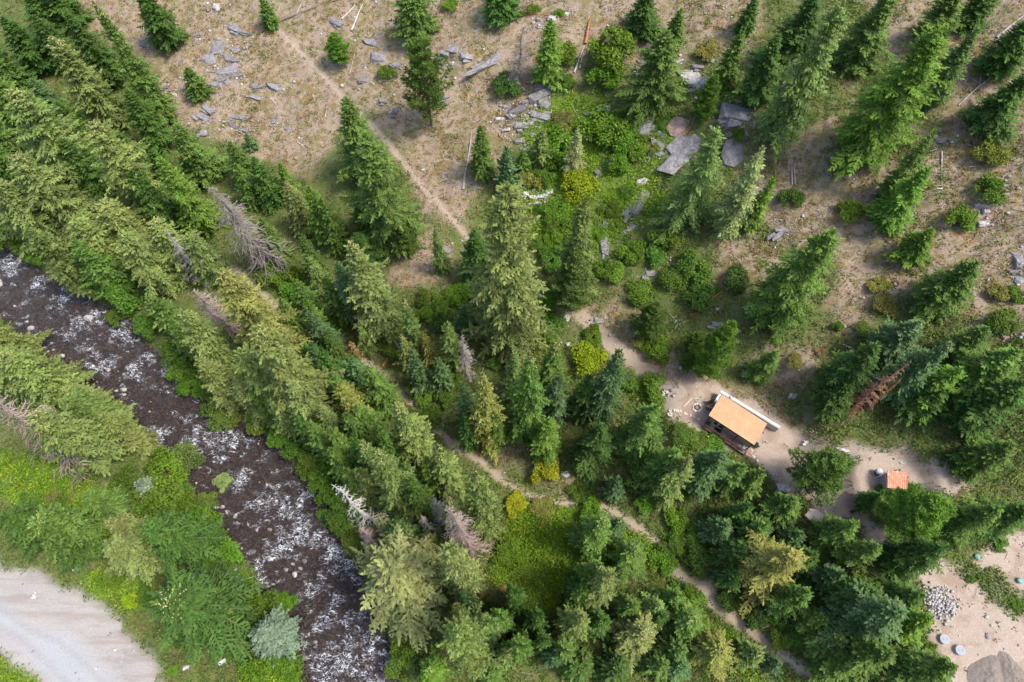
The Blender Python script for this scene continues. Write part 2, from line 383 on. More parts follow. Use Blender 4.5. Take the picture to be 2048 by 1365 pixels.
class BM:
    """collects boxes, tubes and discs into one mesh"""
    def __init__(s): s.v = []; s.f = []
    def add(s, v, f):
        n = len(s.v); s.v += [tuple(q) for q in v]; s.f += [tuple(i + n for i in q) for q in f]
    def box(s, x0, x1, y0, y1, z0, z1, bev=0.0):
        b = bev
        if b <= 0:
            v = [(x, y, z) for z in (z0, z1) for y in (y0, y1) for x in (x0, x1)]
            s.add(v, [(0, 2, 3, 1), (4, 5, 7, 6), (0, 1, 5, 4), (2, 6, 7, 3), (0, 4, 6, 2), (1, 3, 7, 5)])
        else:                                       # top edges chamfered
            v = [(x, y, z0) for y in (y0, y1) for x in (x0, x1)] + [(x, y, z1 - b) for y in (y0, y1) for x in (x0, x1)]
            v += [(x, y, z1) for y in (y0 + b, y1 - b) for x in (x0 + b, x1 - b)]
            f = [(0, 2, 3, 1)]
            for o_ in (0, 4): f += [(o_ + 0, o_ + 1, o_ + 5, o_ + 4), (o_ + 1, o_ + 3, o_ + 7, o_ + 5), (o_ + 3, o_ + 2, o_ + 6, o_ + 7), (o_ + 2, o_ + 0, o_ + 4, o_ + 6)]
            f += [(8, 9, 11, 10)]
            s.add(v, f)
        return s
    def tube(s, pts, radii, n=6, cap=True):
        pts = [Vector(p) for p in pts]; rings = []; nv0 = len(s.v)
        for i, p in enumerate(pts):
            d = (pts[min(i + 1, len(pts) - 1)] - pts[max(i - 1, 0)]).normalized()
            a = d.orthogonal() if abs(d.z) > 0.9 else d.cross(Vector((0, 0, 1)))
            a.normalize(); b = d.cross(a); r = radii[i] if hasattr(radii, '__len__') else radii
            for k in range(n):
                t = 2 * math.pi * k / n
                s.v.append(tuple(p + a * (math.cos(t) * r) + b * (math.sin(t) * r)))
        for i in range(len(pts) - 1):
            for k in range(n):
                q = nv0 + i * n + k; q2 = nv0 + i * n + (k + 1) % n
                s.f.append((q, q2, q2 + n, q + n))
        if cap:
            s.f.append(tuple(nv0 + k for k in range(n))[::-1]); s.f.append(tuple(nv0 + (len(pts) - 1) * n + k for k in range(n)))
        return s
    def lathe(s, prof, n=16, cx=0, cy=0):
        nv0 = len(s.v)
        for r, z in prof:
            for k in range(n):
                t = 2 * math.pi * k / n; s.v.append((cx + r * math.cos(t), cy + r * math.sin(t), z))
        for i in range(len(prof) - 1):
            for k in range(n):
                q = nv0 + i * n + k; q2 = nv0 + i * n + (k + 1) % n; s.f.append((q, q2, q2 + n, q + n))
        s.f.append(tuple(nv0 + k for k in range(n))[::-1]); s.f.append(tuple(nv0 + (len(prof) - 1) * n + k for k in range(n)))
        return s
    def mesh(s, name, mat, smooth=False): return mesh_list(name, s.v, s.f, mat, smooth)
    def make(s, name, mat, parent=None, smooth=False, **kw): return obj(name, s.mesh(name, mat, smooth), parent, **kw)
TILE = {'A': (0, 0), 'B': (674, 0), 'C': (1348, 0), 'D': (0, 449), 'E': (674, 449), 'F': (1348, 449), 'G': (0, 898), 'H': (674, 898), 'I': (1348, 898), '-': (0, 0)}
def full(t, x, y):
    k = 1.0 if t == '-' else 2.923
    return TILE[t][0] + x / k, TILE[t][1] + y / k

# ------------------------------------------------------------------ levelled yards, masks of the ground cover
ZC, ZS = 9.6, 13.2
PADS += [(54.0, 4.0, 13.0, 14.6), (29.3, 28.6, 7.2, ZC), (45.4, 19.8, 3.6, ZS)]
def W(pts):
    a = np.array(pts, float); x, y, z = ground_at(a[:, 0], a[:, 1]); return list(zip(x.tolist(), y.tolist()))
TRAILS = [  # (name, photograph polyline, half-width in metres)
    ('upper', [(515, -60), (530, 0), (560, 60), (610, 112), (660, 165), (705, 212), (760, 268), (800, 315), (840, 366), (880, 408), (915, 450), (945, 485), (985, 530), (1060, 580), (1130, 620), (1175, 640)], 0.36),
    ('cabin', [(1165, 632), (1205, 668), (1250, 708), (1300, 752), (1345, 785)], 0.95),
    ('river', [(330, 470), (380, 490), (430, 518), (480, 548), (540, 602), (610, 655), (680, 692), (740, 730), (790, 768), (830, 812), (872, 862), (912, 892), (955, 918), (1000, 958), (1050, 988), (1120, 1006), (1180, 1006), (1240, 1030), (1290, 1066), (1325, 1098), (1350, 1140), (1400, 1176), (1440, 1215), (1500, 1262), (1560, 1308), (1620, 1352), (1700, 1400)], 0.42),
    ('branch', [(1400, 1176), (1440, 1172), (1475, 1160)], 0.5),
]
TR_W = [(W(p), w) for _, p, w in TRAILS]
DIRT = [W([(1335, 775), (1400, 765), (1440, 778), (1500, 810), (1560, 838), (1630, 872), (1645, 900), (1625, 950), (1590, 985), (1545, 962), (1500, 925), (1440, 895), (1400, 862), (1345, 840), (1325, 815)]),
        W([(1560, 930), (1640, 935), (1690, 925), (1800, 925), (1805, 1000), (1735, 1012), (1760, 1040), (1830, 1085), (1905, 1140), (1960, 1085), (2048, 1070), (2200, 1040), (2260, 1500), (1880, 1500), (1900, 1370), (1860, 1270), (1855, 1190), (1830, 1140), (1760, 1090), (1690, 1050), (1630, 1060), (1620, 1000), (1580, 975)]),
        W([(1690, 895), (1780, 905), (1850, 930), (1930, 950), (1960, 985), (1930, 1015), (1850, 1000), (1800, 960), (1740, 940)])]
ROAD = W([(-260, 1010), (-120, 1070), (0, 1112), (100, 1158), (200, 1205), (262, 1258), (305, 1310), (330, 1365), (380, 1500), (180, 1500), (88, 1368), (60, 1345), (0, 1313), (-120, 1260), (-330, 1170)])
ROAD_MID = W([(-300, 1120), (-100, 1190), (0, 1235), (100, 1300), (190, 1380), (280, 1500)])
TANP = [W([(130, -40), (470, -120), (780, -120), (1500, -120), (1500, 60), (1480, 130), (1330, 110), (1200, 90), (1150, 180), (1040, 230), (1010, 330), (960, 370), (935, 480), (880, 450), (800, 330), (740, 258), (690, 208), (650, 320), (560, 330), (440, 275), (345, 245), (330, 170), (250, 110), (160, 60)]),
        W([(1480, 230), (1560, 230), (1620, 300), (1690, 150), (1760, 200), (1720, 330), (1850, 380), (1890, 230), (1960, 120), (2100, 150), (2150, 640), (1950, 650), (1850, 570), (1740, 575), (1690, 655), (1640, 480), (1560, 490), (1500, 400)]),
        W([(1150, 610), (1240, 620), (1330, 700), (1380, 750), (1470, 760), (1560, 800), (1640, 860), (1620, 900), (1480, 800), (1340, 800), (1250, 740)]),
        W([(1480, 690), (1560, 700), (1640, 700), (1640, 760), (1560, 800), (1480, 770)]),
        W([(760, 430), (850, 440), (900, 480), (880, 560), (800, 560), (780, 500)]),
        W([(930, 880), (1060, 900), (1180, 960), (1180, 1000), (1090, 990), (1000, 940)]),
        W([(1430, 480), (1520, 470), (1560, 520), (1500, 560), (1440, 540)]),
        W([(1690, -80), (2120, -80), (2120, 200), (1960, 190), (1880, 150), (1800, 180), (1740, 60)])]
VIVP = [W([(1000, 1060), (1040, 1000), (1100, 1010), (1200, 1010), (1300, 1080), (1330, 1130), (1250, 1130), (1150, 1210), (1040, 1230), (990, 1150)]),
        W([(1050, 250), (1110, 180), (1260, 220), (1330, 240), (1340, 330), (1330, 430), (1220, 500), (1120, 560), (1050, 420)]),
        W([(0, 930), (200, 960), (260, 1060), (200, 1100), (0, 1010)]),
        W([(160, 1150), (260, 1130), (330, 1200), (270, 1250), (200, 1200)]),
        W([(470, 1140), (520, 1180), (590, 1270), (600, 1365), (640, 1450), (480, 1450), (480, 1330), (560, 1300), (480, 1200)]),
        W([(1250, 730), (1330, 790), (1320, 830), (1240, 790)]),
        W([(1350, 850), (1400, 870), (1480, 920), (1440, 940), (1380, 900)]),
        W([(1380, 1180), (1450, 1250), (1560, 1340), (1520, 1400), (1380, 1250)]),
        W([(60, 1320), (120, 1380), (150, 1500), (-200, 1500), (-200, 1300)]),
        W([(560, 520), (640, 600), (700, 660), (640, 640), (560, 570)])]
WEEDS = W([(1918, 1112), (1945, 1135), (1985, 1165), (2030, 1195), (2100, 1240)])
def masks(x, y):
    n1 = (fbm(x, y, 6.0, 4, 41) - 0.5); n2 = (fbm(x, y, 1.6, 3, 57) - 0.5)
    m = {}
    tan = np.full(np.shape(x), 1e9)
    for p in TANP: tan = np.minimum(tan, in_poly(x, y, p))
    m['tan'] = sstep(2.2, -1.8, tan + n1 * 9 + n2 * 2.5)
    viv = np.full(np.shape(x), 1e9)
    for p in VIVP: viv = np.minimum(viv, in_poly(x, y, p))
    m['vivid'] = sstep(1.2, -1.2, viv + n1 * 5 + n2 * 2)
    path = np.zeros(np.shape(x))
    for p, w in TR_W:
        d = seg_dist(x, y, p)[0]
        ww = w * (1 + n1 * 0.9)
        path = np.maximum(path, sstep(ww + 0.38, ww - 0.25, d + n2 * 0.7))
    m['path'] = path
    dd = np.full(np.shape(x), 1e9)
    for p in DIRT: dd = np.minimum(dd, in_poly(x, y, p))
    m['dirt'] = sstep(0.7, -0.6, dd + n1 * 3.5 + n2 * 1.6)
    m['weed'] = sstep(1.5, 0.4, seg_dist(x, y, WEEDS)[0] + n1 * 3.0 + n2 * 2.0); m['dirt'] = m['dirt'] * (1 - 0.6 * m['weed'])
    rd = in_poly(x, y, ROAD)
    m['road'] = sstep(1.0, -0.9, rd + n1 * 2.5 + n2 * 1.6)
    m['grey'] = sstep(3.0, 0.6, seg_dist(x, y, ROAD_MID)[0] + n1 * 3 - 0.2 * 0)
    rm_ = seg_dist(x, y, ROAD_MID)[0] + n1 * 1.2; m['rut'] = np.exp(-((rm_ - 0.95) / 0.30) ** 2) + 0.7 * np.exp(-((rm_ - 3.4) / 0.35) ** 2)
    e, side = base_height(x, y)[1:]
    m['wet'] = sstep(0.5, -0.1, e)
    m['e'] = e; m['side'] = side
    return m

# ground sheet: one fine grid near the view, its cells shared out to ground, trails, yards and road
def build_ground():
    st = 0.42
    gx = np.arange(-128, 104, st); gy = np.arange(-22, 150, st)
    X, Y = np.meshgrid(gx, gy); nx, ny = len(gx), len(gy)
    x = X.ravel(); y = Y.ravel()
    z = height(x, y); m = masks(x, y)
    z = z + (fbm(x, y, 2.2, 3, 71) - 0.5) * 0.55 * (1 - m['path']) * (1 - m['dirt']) * (1 - m['road']) * (1 - 0.6 * m['wet'])
    z = z - 0.10 * m['path'] - 0.0 * m['dirt']
    z = z + m['wet'] * (vnoise(x, y, 0.7, 91) - 0.5) * 0.35
    for (cx, cy, r, h) in PADS[1:]:
        z = np.where(np.hypot(x - cx, y - cy) < r, np.minimum(z, h + 0.04), z)
    V = np.stack([x, y, z], 1)
    i = np.arange(nx - 1)[None, :] + np.arange(ny - 1)[:, None] * nx
    Fq = np.stack([i, i + 1, i + 1 + nx, i + nx], -1).reshape(-1, 4)
    ctr = Fq[:, 0]
    kind = np.zeros(len(Fq), int)
    kind[m['wet'][ctr] > 0.5] = 1
    kind[m['dirt'][ctr] > 0.5] = 3
    kind[m['path'][ctr] > 0.5] = 2
    kind[m['road'][ctr] > 0.5] = 4
    names = ['ground', 'riverbed', 'trail', 'dirt_yard', 'gravel_road']
    for k, nm in enumerate(names):
        f = Fq[kind == k]
        if len(f) == 0: continue
        used, inv = np.unique(f.ravel(), return_inverse=True)
        at = {'m_' + q: m[q][used] for q in ('tan', 'vivid', 'path', 'dirt', 'road', 'grey', 'wet', 'rut')}
        structure(obj(nm, mesh_np(nm, V[used], inv.reshape(-1, 4), M_GROUND, True, at)))
    # the wider country beyond the fine grid, out of the photograph: a coarse skirt of the same slope
    gx2 = np.concatenate([np.arange(-700, -128, 22), np.linspace(-128, 104 - st, 12), np.arange(126, 720, 22)])
    gy2 = np.concatenate([np.arange(-600, -22, 22), np.linspace(-22, 149.5, 9), np.arange(172, 800, 22)])
    X, Y = np.meshgrid(gx2, gy2); x = X.ravel(); y = Y.ravel()
    z = np.minimum(height(x, y), 60 + 0.05 * np.hypot(x, y)) - 0.6
    n2 = len(gx2); i = np.arange(n2 - 1)[None, :] + np.arange(len(gy2) - 1)[:, None] * n2
    Fq = np.stack([i, i + 1, i + 1 + n2, i + n2], -1).reshape(-1, 4)
    cxm = (x[Fq[:, 0]] + x[Fq[:, 2]]) / 2; cym = (y[Fq[:, 0]] + y[Fq[:, 2]]) / 2
    keep = ~((cxm > -128) & (cxm < 103) & (cym > -22) & (cym < 149))
    structure(obj('far_terrain', mesh_np('far_terrain', np.stack([x, y, z], 1), Fq[keep], M_GROUND, True, {'m_tan': np.full(len(x), 0.3)})))
build_ground()

FOAM_PX = [(15, 545, 40), (75, 565, 30), (25, 520, 30), (120, 600, 30), (190, 638, 35), (240, 665, 30), (255, 680, 25), (300, 715, 30), (335, 745, 35), (150, 650, 35), (180, 700, 30), (350, 775, 25),
           (200, 730, 40), (270, 745, 35), (310, 880, 40), (400, 880, 50), (440, 870, 40), (470, 890, 40), (480, 960, 30), (520, 1010, 35), (540, 1000, 35), (590, 985, 35), (605, 1000, 35), (575, 1030, 35), (500, 1140, 40), (515, 1150, 30), (640, 1080, 40), (660, 1110, 35), (690, 1140, 45),
           (560, 1100, 40), (620, 1180, 40), (650, 1230, 45), (700, 1250, 40), (640, 1310, 40), (700, 1330, 50), (745, 1300, 45), (760, 1345, 40), (660, 1355, 40), (600, 1060, 40), (440, 905, 35)]
def build_water():
    st = 0.17
    xs = np.array([c[0] for c in RIV_C]); ys = np.array([c[1] for c in RIV_C])
    gx = np.arange(xs.min() - 8, xs.max() + 9, st); gy = np.arange(-22, ys.max() + 8, st)
    X, Y = np.meshgrid(gx, gy); nx = len(gx); x = X.ravel(); y = Y.ravel()
    # only points near the river are evaluated
    d, w, arc, side = seg_dist(x, y, RIV_C, RIV_W)
    near = d < w + 1.2
    i = np.arange(nx - 1)[None, :] + np.arange(len(gy) - 1)[:, None] * nx
    Fq = np.stack([i, i + 1, i + 1 + nx, i + nx], -1).reshape(-1, 4)
    Fq = Fq[near[Fq].all(1)]
    used, inv = np.unique(Fq.ravel(), return_inverse=True)
    x = x[used]; y = y[used]; a = arc[used]; l = (d * side)[used]
    zone = np.zeros(len(x))
    fx, fy = on_plane([f[0] for f in FOAM_PX], [f[1] for f in FOAM_PX], 0.1)
    for k, (_, _, r) in enumerate(FOAM_PX):
        rm = r / 19.0
        zone = np.maximum(zone, np.exp(-((x - fx[k]) ** 2 + (y - fy[k]) ** 2) / (rm * rm)))
    rid = 1 - np.abs(2 * fbm(a * 1.0 + 0.6 * l, l * 0.8, 2.3, 3, 5) - 1)          # crests lying across the stream
    rid2 = 1 - np.abs(2 * fbm(a, l, 0.9, 3, 9) - 1)
    hgt = 0.30 * (rid - 0.6) + 0.10 * (rid2 - 0.6)
    hgt = hgt * (0.55 + 0.9 * zone)
    foam = zone * (0.55 + 0.6 * sstep(0.6, 0.9, rid)) + 0.25 * sstep(0.75, 0.95, rid2)
    z = 0.0 + hgt
    structure(obj('river', mesh_np('river', np.stack([x, y, z], 1), inv.reshape(-1, 4), M_WATER, True, {'foam': foam})))
build_water()

# ------------------------------------------------------------------ foliage prototypes
def strips(O, D, S, L, Wd, sag, var, tip=0.12):
    """bent two-quad sprays: n origins, directions, side vectors, lengths, widths, sag"""
    n = len(O); L = L[:, None]; Wd = Wd[:, None]; dn = np.zeros((n, 3)); dn[:, 2] = -1
    p0 = O; p1 = O + D * L * 0.55 + dn * (sag * 0.25)[:, None]; p2 = O + D * L + dn * sag[:, None]
    V = np.stack([p0 - S * Wd * 0.28, p0 + S * Wd * 0.28, p1 - S * Wd * 0.5, p1 + S * Wd * 0.5, p2 - S * Wd * tip, p2 + S * Wd * tip], 1).reshape(-1, 3)
    b = np.arange(n)[:, None] * 6
    Fq = np.concatenate([b + np.array([[0, 1, 3, 2]]), b + np.array([[2, 3, 5, 4]])], 1).reshape(-1, 4)
    return V, Fq, np.repeat(var, 6)
class Acc:
    def __init__(s): s.V = []; s.F = []; s.A = []; s.n = 0
    def add(s, V, Fq, A): s.V.append(V); s.F.append(Fq + s.n); s.A.append(A); s.n += len(V)
    def mesh(s, name, mat): return mesh_np(name, np.concatenate(s.V), np.concatenate(s.F), mat, False, {'var': np.concatenate(s.A)})
def unit(v): return v / (np.linalg.norm(v, axis=-1, keepdims=True) + 1e-9)
def side_of(D, roll):
    up = np.array([0, 0, 1.0]); s = unit(np.cross(D, up) + 1e-6); u = np.cross(s, D)
    return s * np.cos(roll)[:, None] + u * np.sin(roll)[:, None]

def conifer(seed, h=20.0, r=3.6, style='fir'):
    """returns trunk, crown and cone meshes of a conifer standing at the origin"""
    g = np.random.default_rng(seed); A = Acc(); wood = BM(); cones = BM()
    P = dict(fir=dict(dz=0.46, nb=(6, 9), pw=0.80, lo=0.05, tw=0.25, tl=0.40, step=0.30, el=(-22, 38), droop=0.10, rag=0.26),
             spruce=dict(dz=0.62, nb=(5, 7), pw=0.92, lo=0.04, tw=0.20, tl=0.46, step=0.27, el=(-26, 30), droop=0.16, rag=0.30),
             young=dict(dz=0.40, nb=(7, 9), pw=0.95, lo=0.03, tw=0.30, tl=0.42, step=0.32, el=(-5, 45), droop=0.02, rag=0.14),
             giant=dict(dz=0.56, nb=(7, 10), pw=0.66, lo=0.06, tw=0.25, tl=0.40, step=0.36, el=(-24, 32), droop=0.11, rag=0.36),
             gspruce=dict(dz=0.80, nb=(5, 7), pw=0.85, lo=0.05, tw=0.22, tl=0.44, step=0.34, el=(-26, 30), droop=0.14, rag=0.32),
             old=dict(dz=0.55, nb=(5, 9), pw=0.62, lo=0.08, tw=0.25, tl=0.42, step=0.31, el=(-25, 30), droop=0.14, rag=0.40))[style]
    lean = g.normal(0, 0.006, 2)
    # lumpy crown: each azimuth/height sector is fuller or thinner
    ph = g.uniform(0, 6.28, 6)
    def lump(t, az): return 1 + 0.13 * math.sin(2 * az + ph[0] + 5 * t) + 0.10 * math.sin(3 * az + ph[1] - 9 * t) + 0.12 * math.sin(17 * t + ph[2])
    zb = h * P['lo']; z = zb
    while z < h * 0.985:
        t = (z - zb) / (h - zb)
        prof = (1 - t) ** P['pw'] * (0.55 + 0.45 * min(1, t / 0.16)) + 0.03
        nb = int(g.integers(*P['nb'])) if t < 0.9 else 4
        a0 = g.uniform(0, 6.28)
        for k in range(nb):
            az = a0 + 6.283 * k / nb + g.normal(0, 0.22)
            if g.random() < 0.06 and t < 0.85: continue
            L = r * prof * max(0.35, g.normal(1.0, P['rag'] * 0.7)) * lump(t, az)
            L = max(L, 0.22)
            el = R(P['el'][0] + (P['el'][1] - P['el'][0]) * t ** 1.3 + g.normal(0, 6))
            dh = np.array([math.cos(az), math.sin(az), 0.0]); zz = z + g.normal(0, 0.12)
            def pt(s): return np.stack([s * math.cos(el) * dh[0] + lean[0] * zz, s * math.cos(el) * dh[1] + lean[1] * zz, zz + s * math.sin(el) - P['droop'] * s * s / max(L, 0.6) + 0.05 * (s / L) ** 3 * L], -1)
            bv = g.normal(0.5, 0.17)
            s = np.arange(max(0.12 * L, 0.1), L, P['step'] * (0.75 + 0.25 * min(L, 2)))
            if len(s) == 0: s = np.array([0.5 * L])
            Ob = pt(s); nxt = pt(s + 0.05); ax = unit(nxt - Ob)
            lat = np.array([-dh[1], dh[0], 0.0])
            for sg in (-1, 1):
                n = len(s); ang = g.normal(0.95, 0.16, n)
                D = ax * np.cos(ang)[:, None] + lat * (sg * np.sin(ang))[:, None]; D[:, 2] += g.normal(-0.06, 0.16, n); D = unit(D)
                ln = np.clip((0.24 + P['tl'] * (L - s)) * g.uniform(0.65, 1.25, n), 0.2, 1.25)
                A.add(*strips(Ob + g.normal(0, 0.03, (n, 3)), D, side_of(D, g.normal(0, 0.5, n)), ln, P['tw'] * (0.7 + 0.5 * g.random(n)) * (0.6 + 0.4 * np.minimum(ln, 1)), 0.08 + 0.22 * ln * g.random(n), np.clip(bv + g.normal(0, 0.14, n), 0, 1)))
                # twiglets springing from the longer side shoots
                mk = ln > 0.55
                if mk.any():
                    for q in (0.35, 0.6, 0.8):
                        n2 = int(mk.sum()); O2 = (Ob + D * (ln * q)[:, None])[mk]
                        a2 = g.choice([-1, 1], n2) * g.normal(0.8, 0.2, n2)
                        D2 = D[mk] * np.cos(a2)[:, None] + side_of(D[mk], np.zeros(n2)) * np.sin(a2)[:, None]; D2[:, 2] += g.normal(-0.05, 0.25, n2); D2 = unit(D2)
                        A.add(*strips(O2, D2, side_of(D2, g.normal(0, 0.6, n2)), g.uniform(0.22, 0.45, n2), np.full(n2, P['tw'] * 0.75), g.uniform(0.02, 0.12, n2), np.clip(bv + g.normal(0.03, 0.16, n2), 0, 1)))
            n = len(s)
            A.add(*strips(Ob, ax, side_of(ax, g.normal(0, 0.4, n)), np.full(n, P['step'] * 1.5), np.full(n, P['tw'] * 1.1), np.full(n, 0.03), np.clip(bv + g.normal(0, 0.1, n), 0, 1)))
            if L > 0.7:
                q = [pt(np.array(v)) for v in (0.0, 0.5 * L, 0.92 * L)]
                wood.tube([tuple(v) for v in q], [0.02 + 0.012 * L, 0.014 + 0.006 * L, 0.006], 3, False)
            if t > 0.86 and g.random() < 0.9:
                for _ in range(3):
                    c = pt(np.array(L * g.uniform(0.35, 1.0))) + np.array([g.normal(0, 0.1), g.normal(0, 0.1), g.uniform(0.02, 0.18)])
                    d = unit(np.array([g.normal(0, .5), g.normal(0, .5), 1.0])); e = 0.13 * g.uniform(0.7, 1.3)
                    cones.tube([tuple(c - d * e), tuple(c), tuple(c + d * e)], [0.03, 0.07, 0.015], 5, True)
        z += P['dz'] * (0.8 + 0.4 * g.random()) * (1.0 if t < 0.8 else 0.75)
    # leader
    n = 8; D = unit(np.stack([g.normal(0, 0.35, n), g.normal(0, 0.35, n), np.ones(n)], 1))
    A.add(*strips(np.tile([[lean[0] * h, lean[1] * h, h * 0.975]], (n, 1)), D, side_of(D, g.normal(0, 1, n)), np.full(n, 0.7), np.full(n, 0.2), np.zeros(n), np.full(n, 0.6)))
    tr = BM(); zs = np.linspace(-0.4, h, 12)
    tr.tube([(lean[0] * max(q, 0), lean[1] * max(q, 0), q) for q in zs], [0.0115 * h * (1 - 0.96 * max(q, 0) / h) * (1.35 if q < 0.3 else 1) + 0.01 for q in zs], 8)
    nv = len(tr.v); tr.add(wood.v, wood.f)
    return tr.mesh('trunk', M_BARK), A.mesh('crown', M_NEEDLE), cones.mesh('cones', simple('cone_scales', (0.42, 0.36, 0.15), 0.8, 0.25, 9, 0.1))

def soft_pine(seed, h=12.0, r=2.8, open_=False):
    """long-needled pine: tufts of needles at the ends of rising branchlets"""
    g = np.random.default_rng(seed); A = Acc(); tr = BM(); zs = np.linspace(-0.3, h * 0.98, 10)
    tr.tube([(0, 0, q) for q in zs], [0.013 * h * (1 - 0.95 * max(q, 0) / h) + 0.01 for q in zs], 8)
    z = h * (0.12 if not open_ else 0.22); z0 = z
    tufts = []
    while z < h * 0.97:
        t = (z - z0) / (h - z0); prof = (1 - t) ** 0.62 * (0.6 + 0.4 * min(1, t / 0.25)) + 0.04
        a0 = g.uniform(0, 6.28); nb = 6 if not open_ else 4
        for k in range(nb):
            az = a0 + 6.283 * k / nb + g.normal(0, 0.25); L = max(0.3, r * prof * g.normal(1, 0.18)); el = R(8 + 45 * t + g.normal(0, 8))
            d = np.array([math.cos(az) * math.cos(el), math.sin(az) * math.cos(el), math.sin(el)])
            tr.tube([(0, 0, z), tuple(d * L * 0.55 + [0, 0, z - 0.03 * L]), tuple(d * L + [0, 0, z + 0.10 * L])], [0.02 + 0.013 * L, 0.013 + 0.006 * L, 0.008], 3, False)
            for q in np.arange(0.3 * L, L + 0.01, 0.30):
                for sg in (-1, 0, 1):
                    off = np.array([-math.sin(az), math.cos(az), 0]) * sg * (L - q + 0.25) * 0.55 * g.uniform(0.5, 1)
                    tufts.append(d * q + off + np.array([0, 0, z + 0.1 * q * q / L + g.normal(0.05, 0.1)]))
        z += 0.52 * g.uniform(0.8, 1.2)
    tufts.append(np.array([0, 0, h * 0.98])); T = np.array(tufts)
    per = 15; O = np.repeat(T, per, 0); n = len(O)
    D = g.normal(0, 1, (n, 3)); D[:, 2] = np.abs(D[:, 2]) * 0.9 + 0.15; out = O.copy(); out[:, 2] = 0; D = unit(unit(D) + unit(out) * 0.35)
    tv = np.repeat(g.normal(0.5, 0.16, len(T)), per)
    A.add(*strips(O, D, side_of(D, g.uniform(-1.5, 1.5, n)), g.uniform(0.24, 0.44, n), np.full(n, 0.065), g.uniform(0, 0.06, n), np.clip(tv + g.normal(0, 0.13, n), 0, 1), 0.2))
    return tr.mesh('trunk', M_BARK), A.mesh('crown', M_NEEDLE)

def shrub(seed, r=1.5, h=1.8, leaf=0.17, n=2400, lobes=9, flat=1.0):
    """broad-leaved shrub: stems, and leaves spread through and over uneven lobes"""
    g = np.random.default_rng(seed); A = Acc(); st = BM()
    C = []
    for k in range(lobes):
        a = g.uniform(0, 6.28); q = r * 0.85 * math.sqrt(g.random()); C.append((q * math.cos(a), q * math.sin(a), h * g.uniform(0.25, 0.75) * (1.1 - 0.5 * q / r), r * g.uniform(0.20, 0.46)))
    for (x, y, z, rr) in C:
        st.tube([(0.05 * x, 0.05 * y, -0.15), (0.5 * x, 0.5 * y, z * 0.5), (x, y, z)], [0.05, 0.035, 0.015], 4, False)
        for _ in range(4):
            d = unit(g.normal(0, 1, 3)) * rr * 0.8; st.tube([(x * 0.8, y * 0.8, z * 0.8), (x + d[0], y + d[1], z + abs(d[2]) * 0.7)], [0.02, 0.006], 3, False)
    C = np.array(C); w = C[:, 3] ** 2; idx = g.choice(len(C), n, p=w / w.sum())
    d = unit(g.normal(0, 1, (n, 3))); d[:, 2] = np.where(d[:, 2] < -0.45, -d[:, 2], d[:, 2])
    rad = C[idx, 3] * (0.55 + 0.5 * g.random(n) ** 0.6)
    O = C[idx, :3] + d * rad[:, None] * np.array([1, 1, 0.85 * h / (1.3 * r)]); O[:, 2] = np.maximum(O[:, 2], 0.05)
    D = unit(d * 0.6 + g.normal(0, 0.6, (n, 3)) + np.array([0, 0, -0.05])); 
    lv = np.clip(g.normal(0.5, 0.14, len(C))[idx] + g.normal(0, 0.15, n), 0, 1)
    # leaves face outwards and upwards
    nrm = unit(d + np.array([0, 0, 0.7]) + g.normal(0, 0.35, (n, 3))); S = unit(np.cross(D, nrm) + 1e-6)
    A.add(*strips(O, D, S, leaf * g.uniform(0.8, 1.4, n), leaf * 0.75 * g.uniform(0.7, 1.2, n), np.full(n, leaf * 0.15), lv, 0.15))
    return st.mesh('stems', M_BARK), A.mesh('foliage', M_LEAF)

def snag(seed, h=14.0, r=2.0, fine=True, nb=90, bare=0.0):
    """dead conifer: bleached trunk, drooping bare branches with twigs"""
    g = np.random.default_rng(seed); tr = BM(); br = BM()
    bend = g.normal(0, 0.02, 2); zs = np.linspace(-0.3, h, 10)
    def ctr(q): return np.array([bend[0] * q + 0.12 * math.sin(q * 0.7), bend[1] * q + 0.12 * math.cos(q * 0.55) - 0.12, q])
    tr.tube([tuple(ctr(q)) for q in zs], [0.0125 * h * (1 - 0.93 * max(q, 0) / h) + 0.012 for q in zs], 7)
    for k in range(nb):
        t = g.random() ** 0.9 * 0.95 + 0.03
        if t < bare: continue
        z = h * t; az = g.uniform(0, 6.28); L = r * ((1 - t) ** 0.75 * 0.95 + 0.06) * g.uniform(0.55, 1.15)
        el = R(g.uniform(-18, 14)); d = np.array([math.cos(az) * math.cos(el), math.sin(az) * math.cos(el), math.sin(el)]); p0 = ctr(z)
        pts = [p0 + d * L * q + np.array([0, 0, -0.22 * L * q * q]) + g.normal(0, 0.04 * L, 3) * q for q in (0, 0.35, 0.7, 1.0)]
        rr = 0.012 + 0.011 * L
        br.tube([tuple(p) for p in pts], [rr * 1.5, rr * 1.2, rr * 0.9, 0.014], 3, False)
        if fine:
            for q in range(int(3 + 4 * L)):
                i = int(g.integers(1, 4)); f = g.random(); b0 = pts[i - 1] * (1 - f) + pts[i] * f
                lat = np.array([-math.sin(az), math.cos(az), 0]) * g.choice([-1, 1]); dd = unit(d * 0.8 + lat * 0.8 + np.array([0, 0, g.uniform(-0.7, 0.1)])) * L * g.uniform(0.18, 0.42)
                br.tube([tuple(b0), tuple(b0 + dd * 0.5 + g.normal(0, 0.03, 3)), tuple(b0 + dd + np.array([0, 0, -0.05]))], [0.02, 0.017, 0.010], 3, False)
    return tr.mesh('trunk', M_DEADWOOD), br.mesh('branches', M_DEADWOOD)

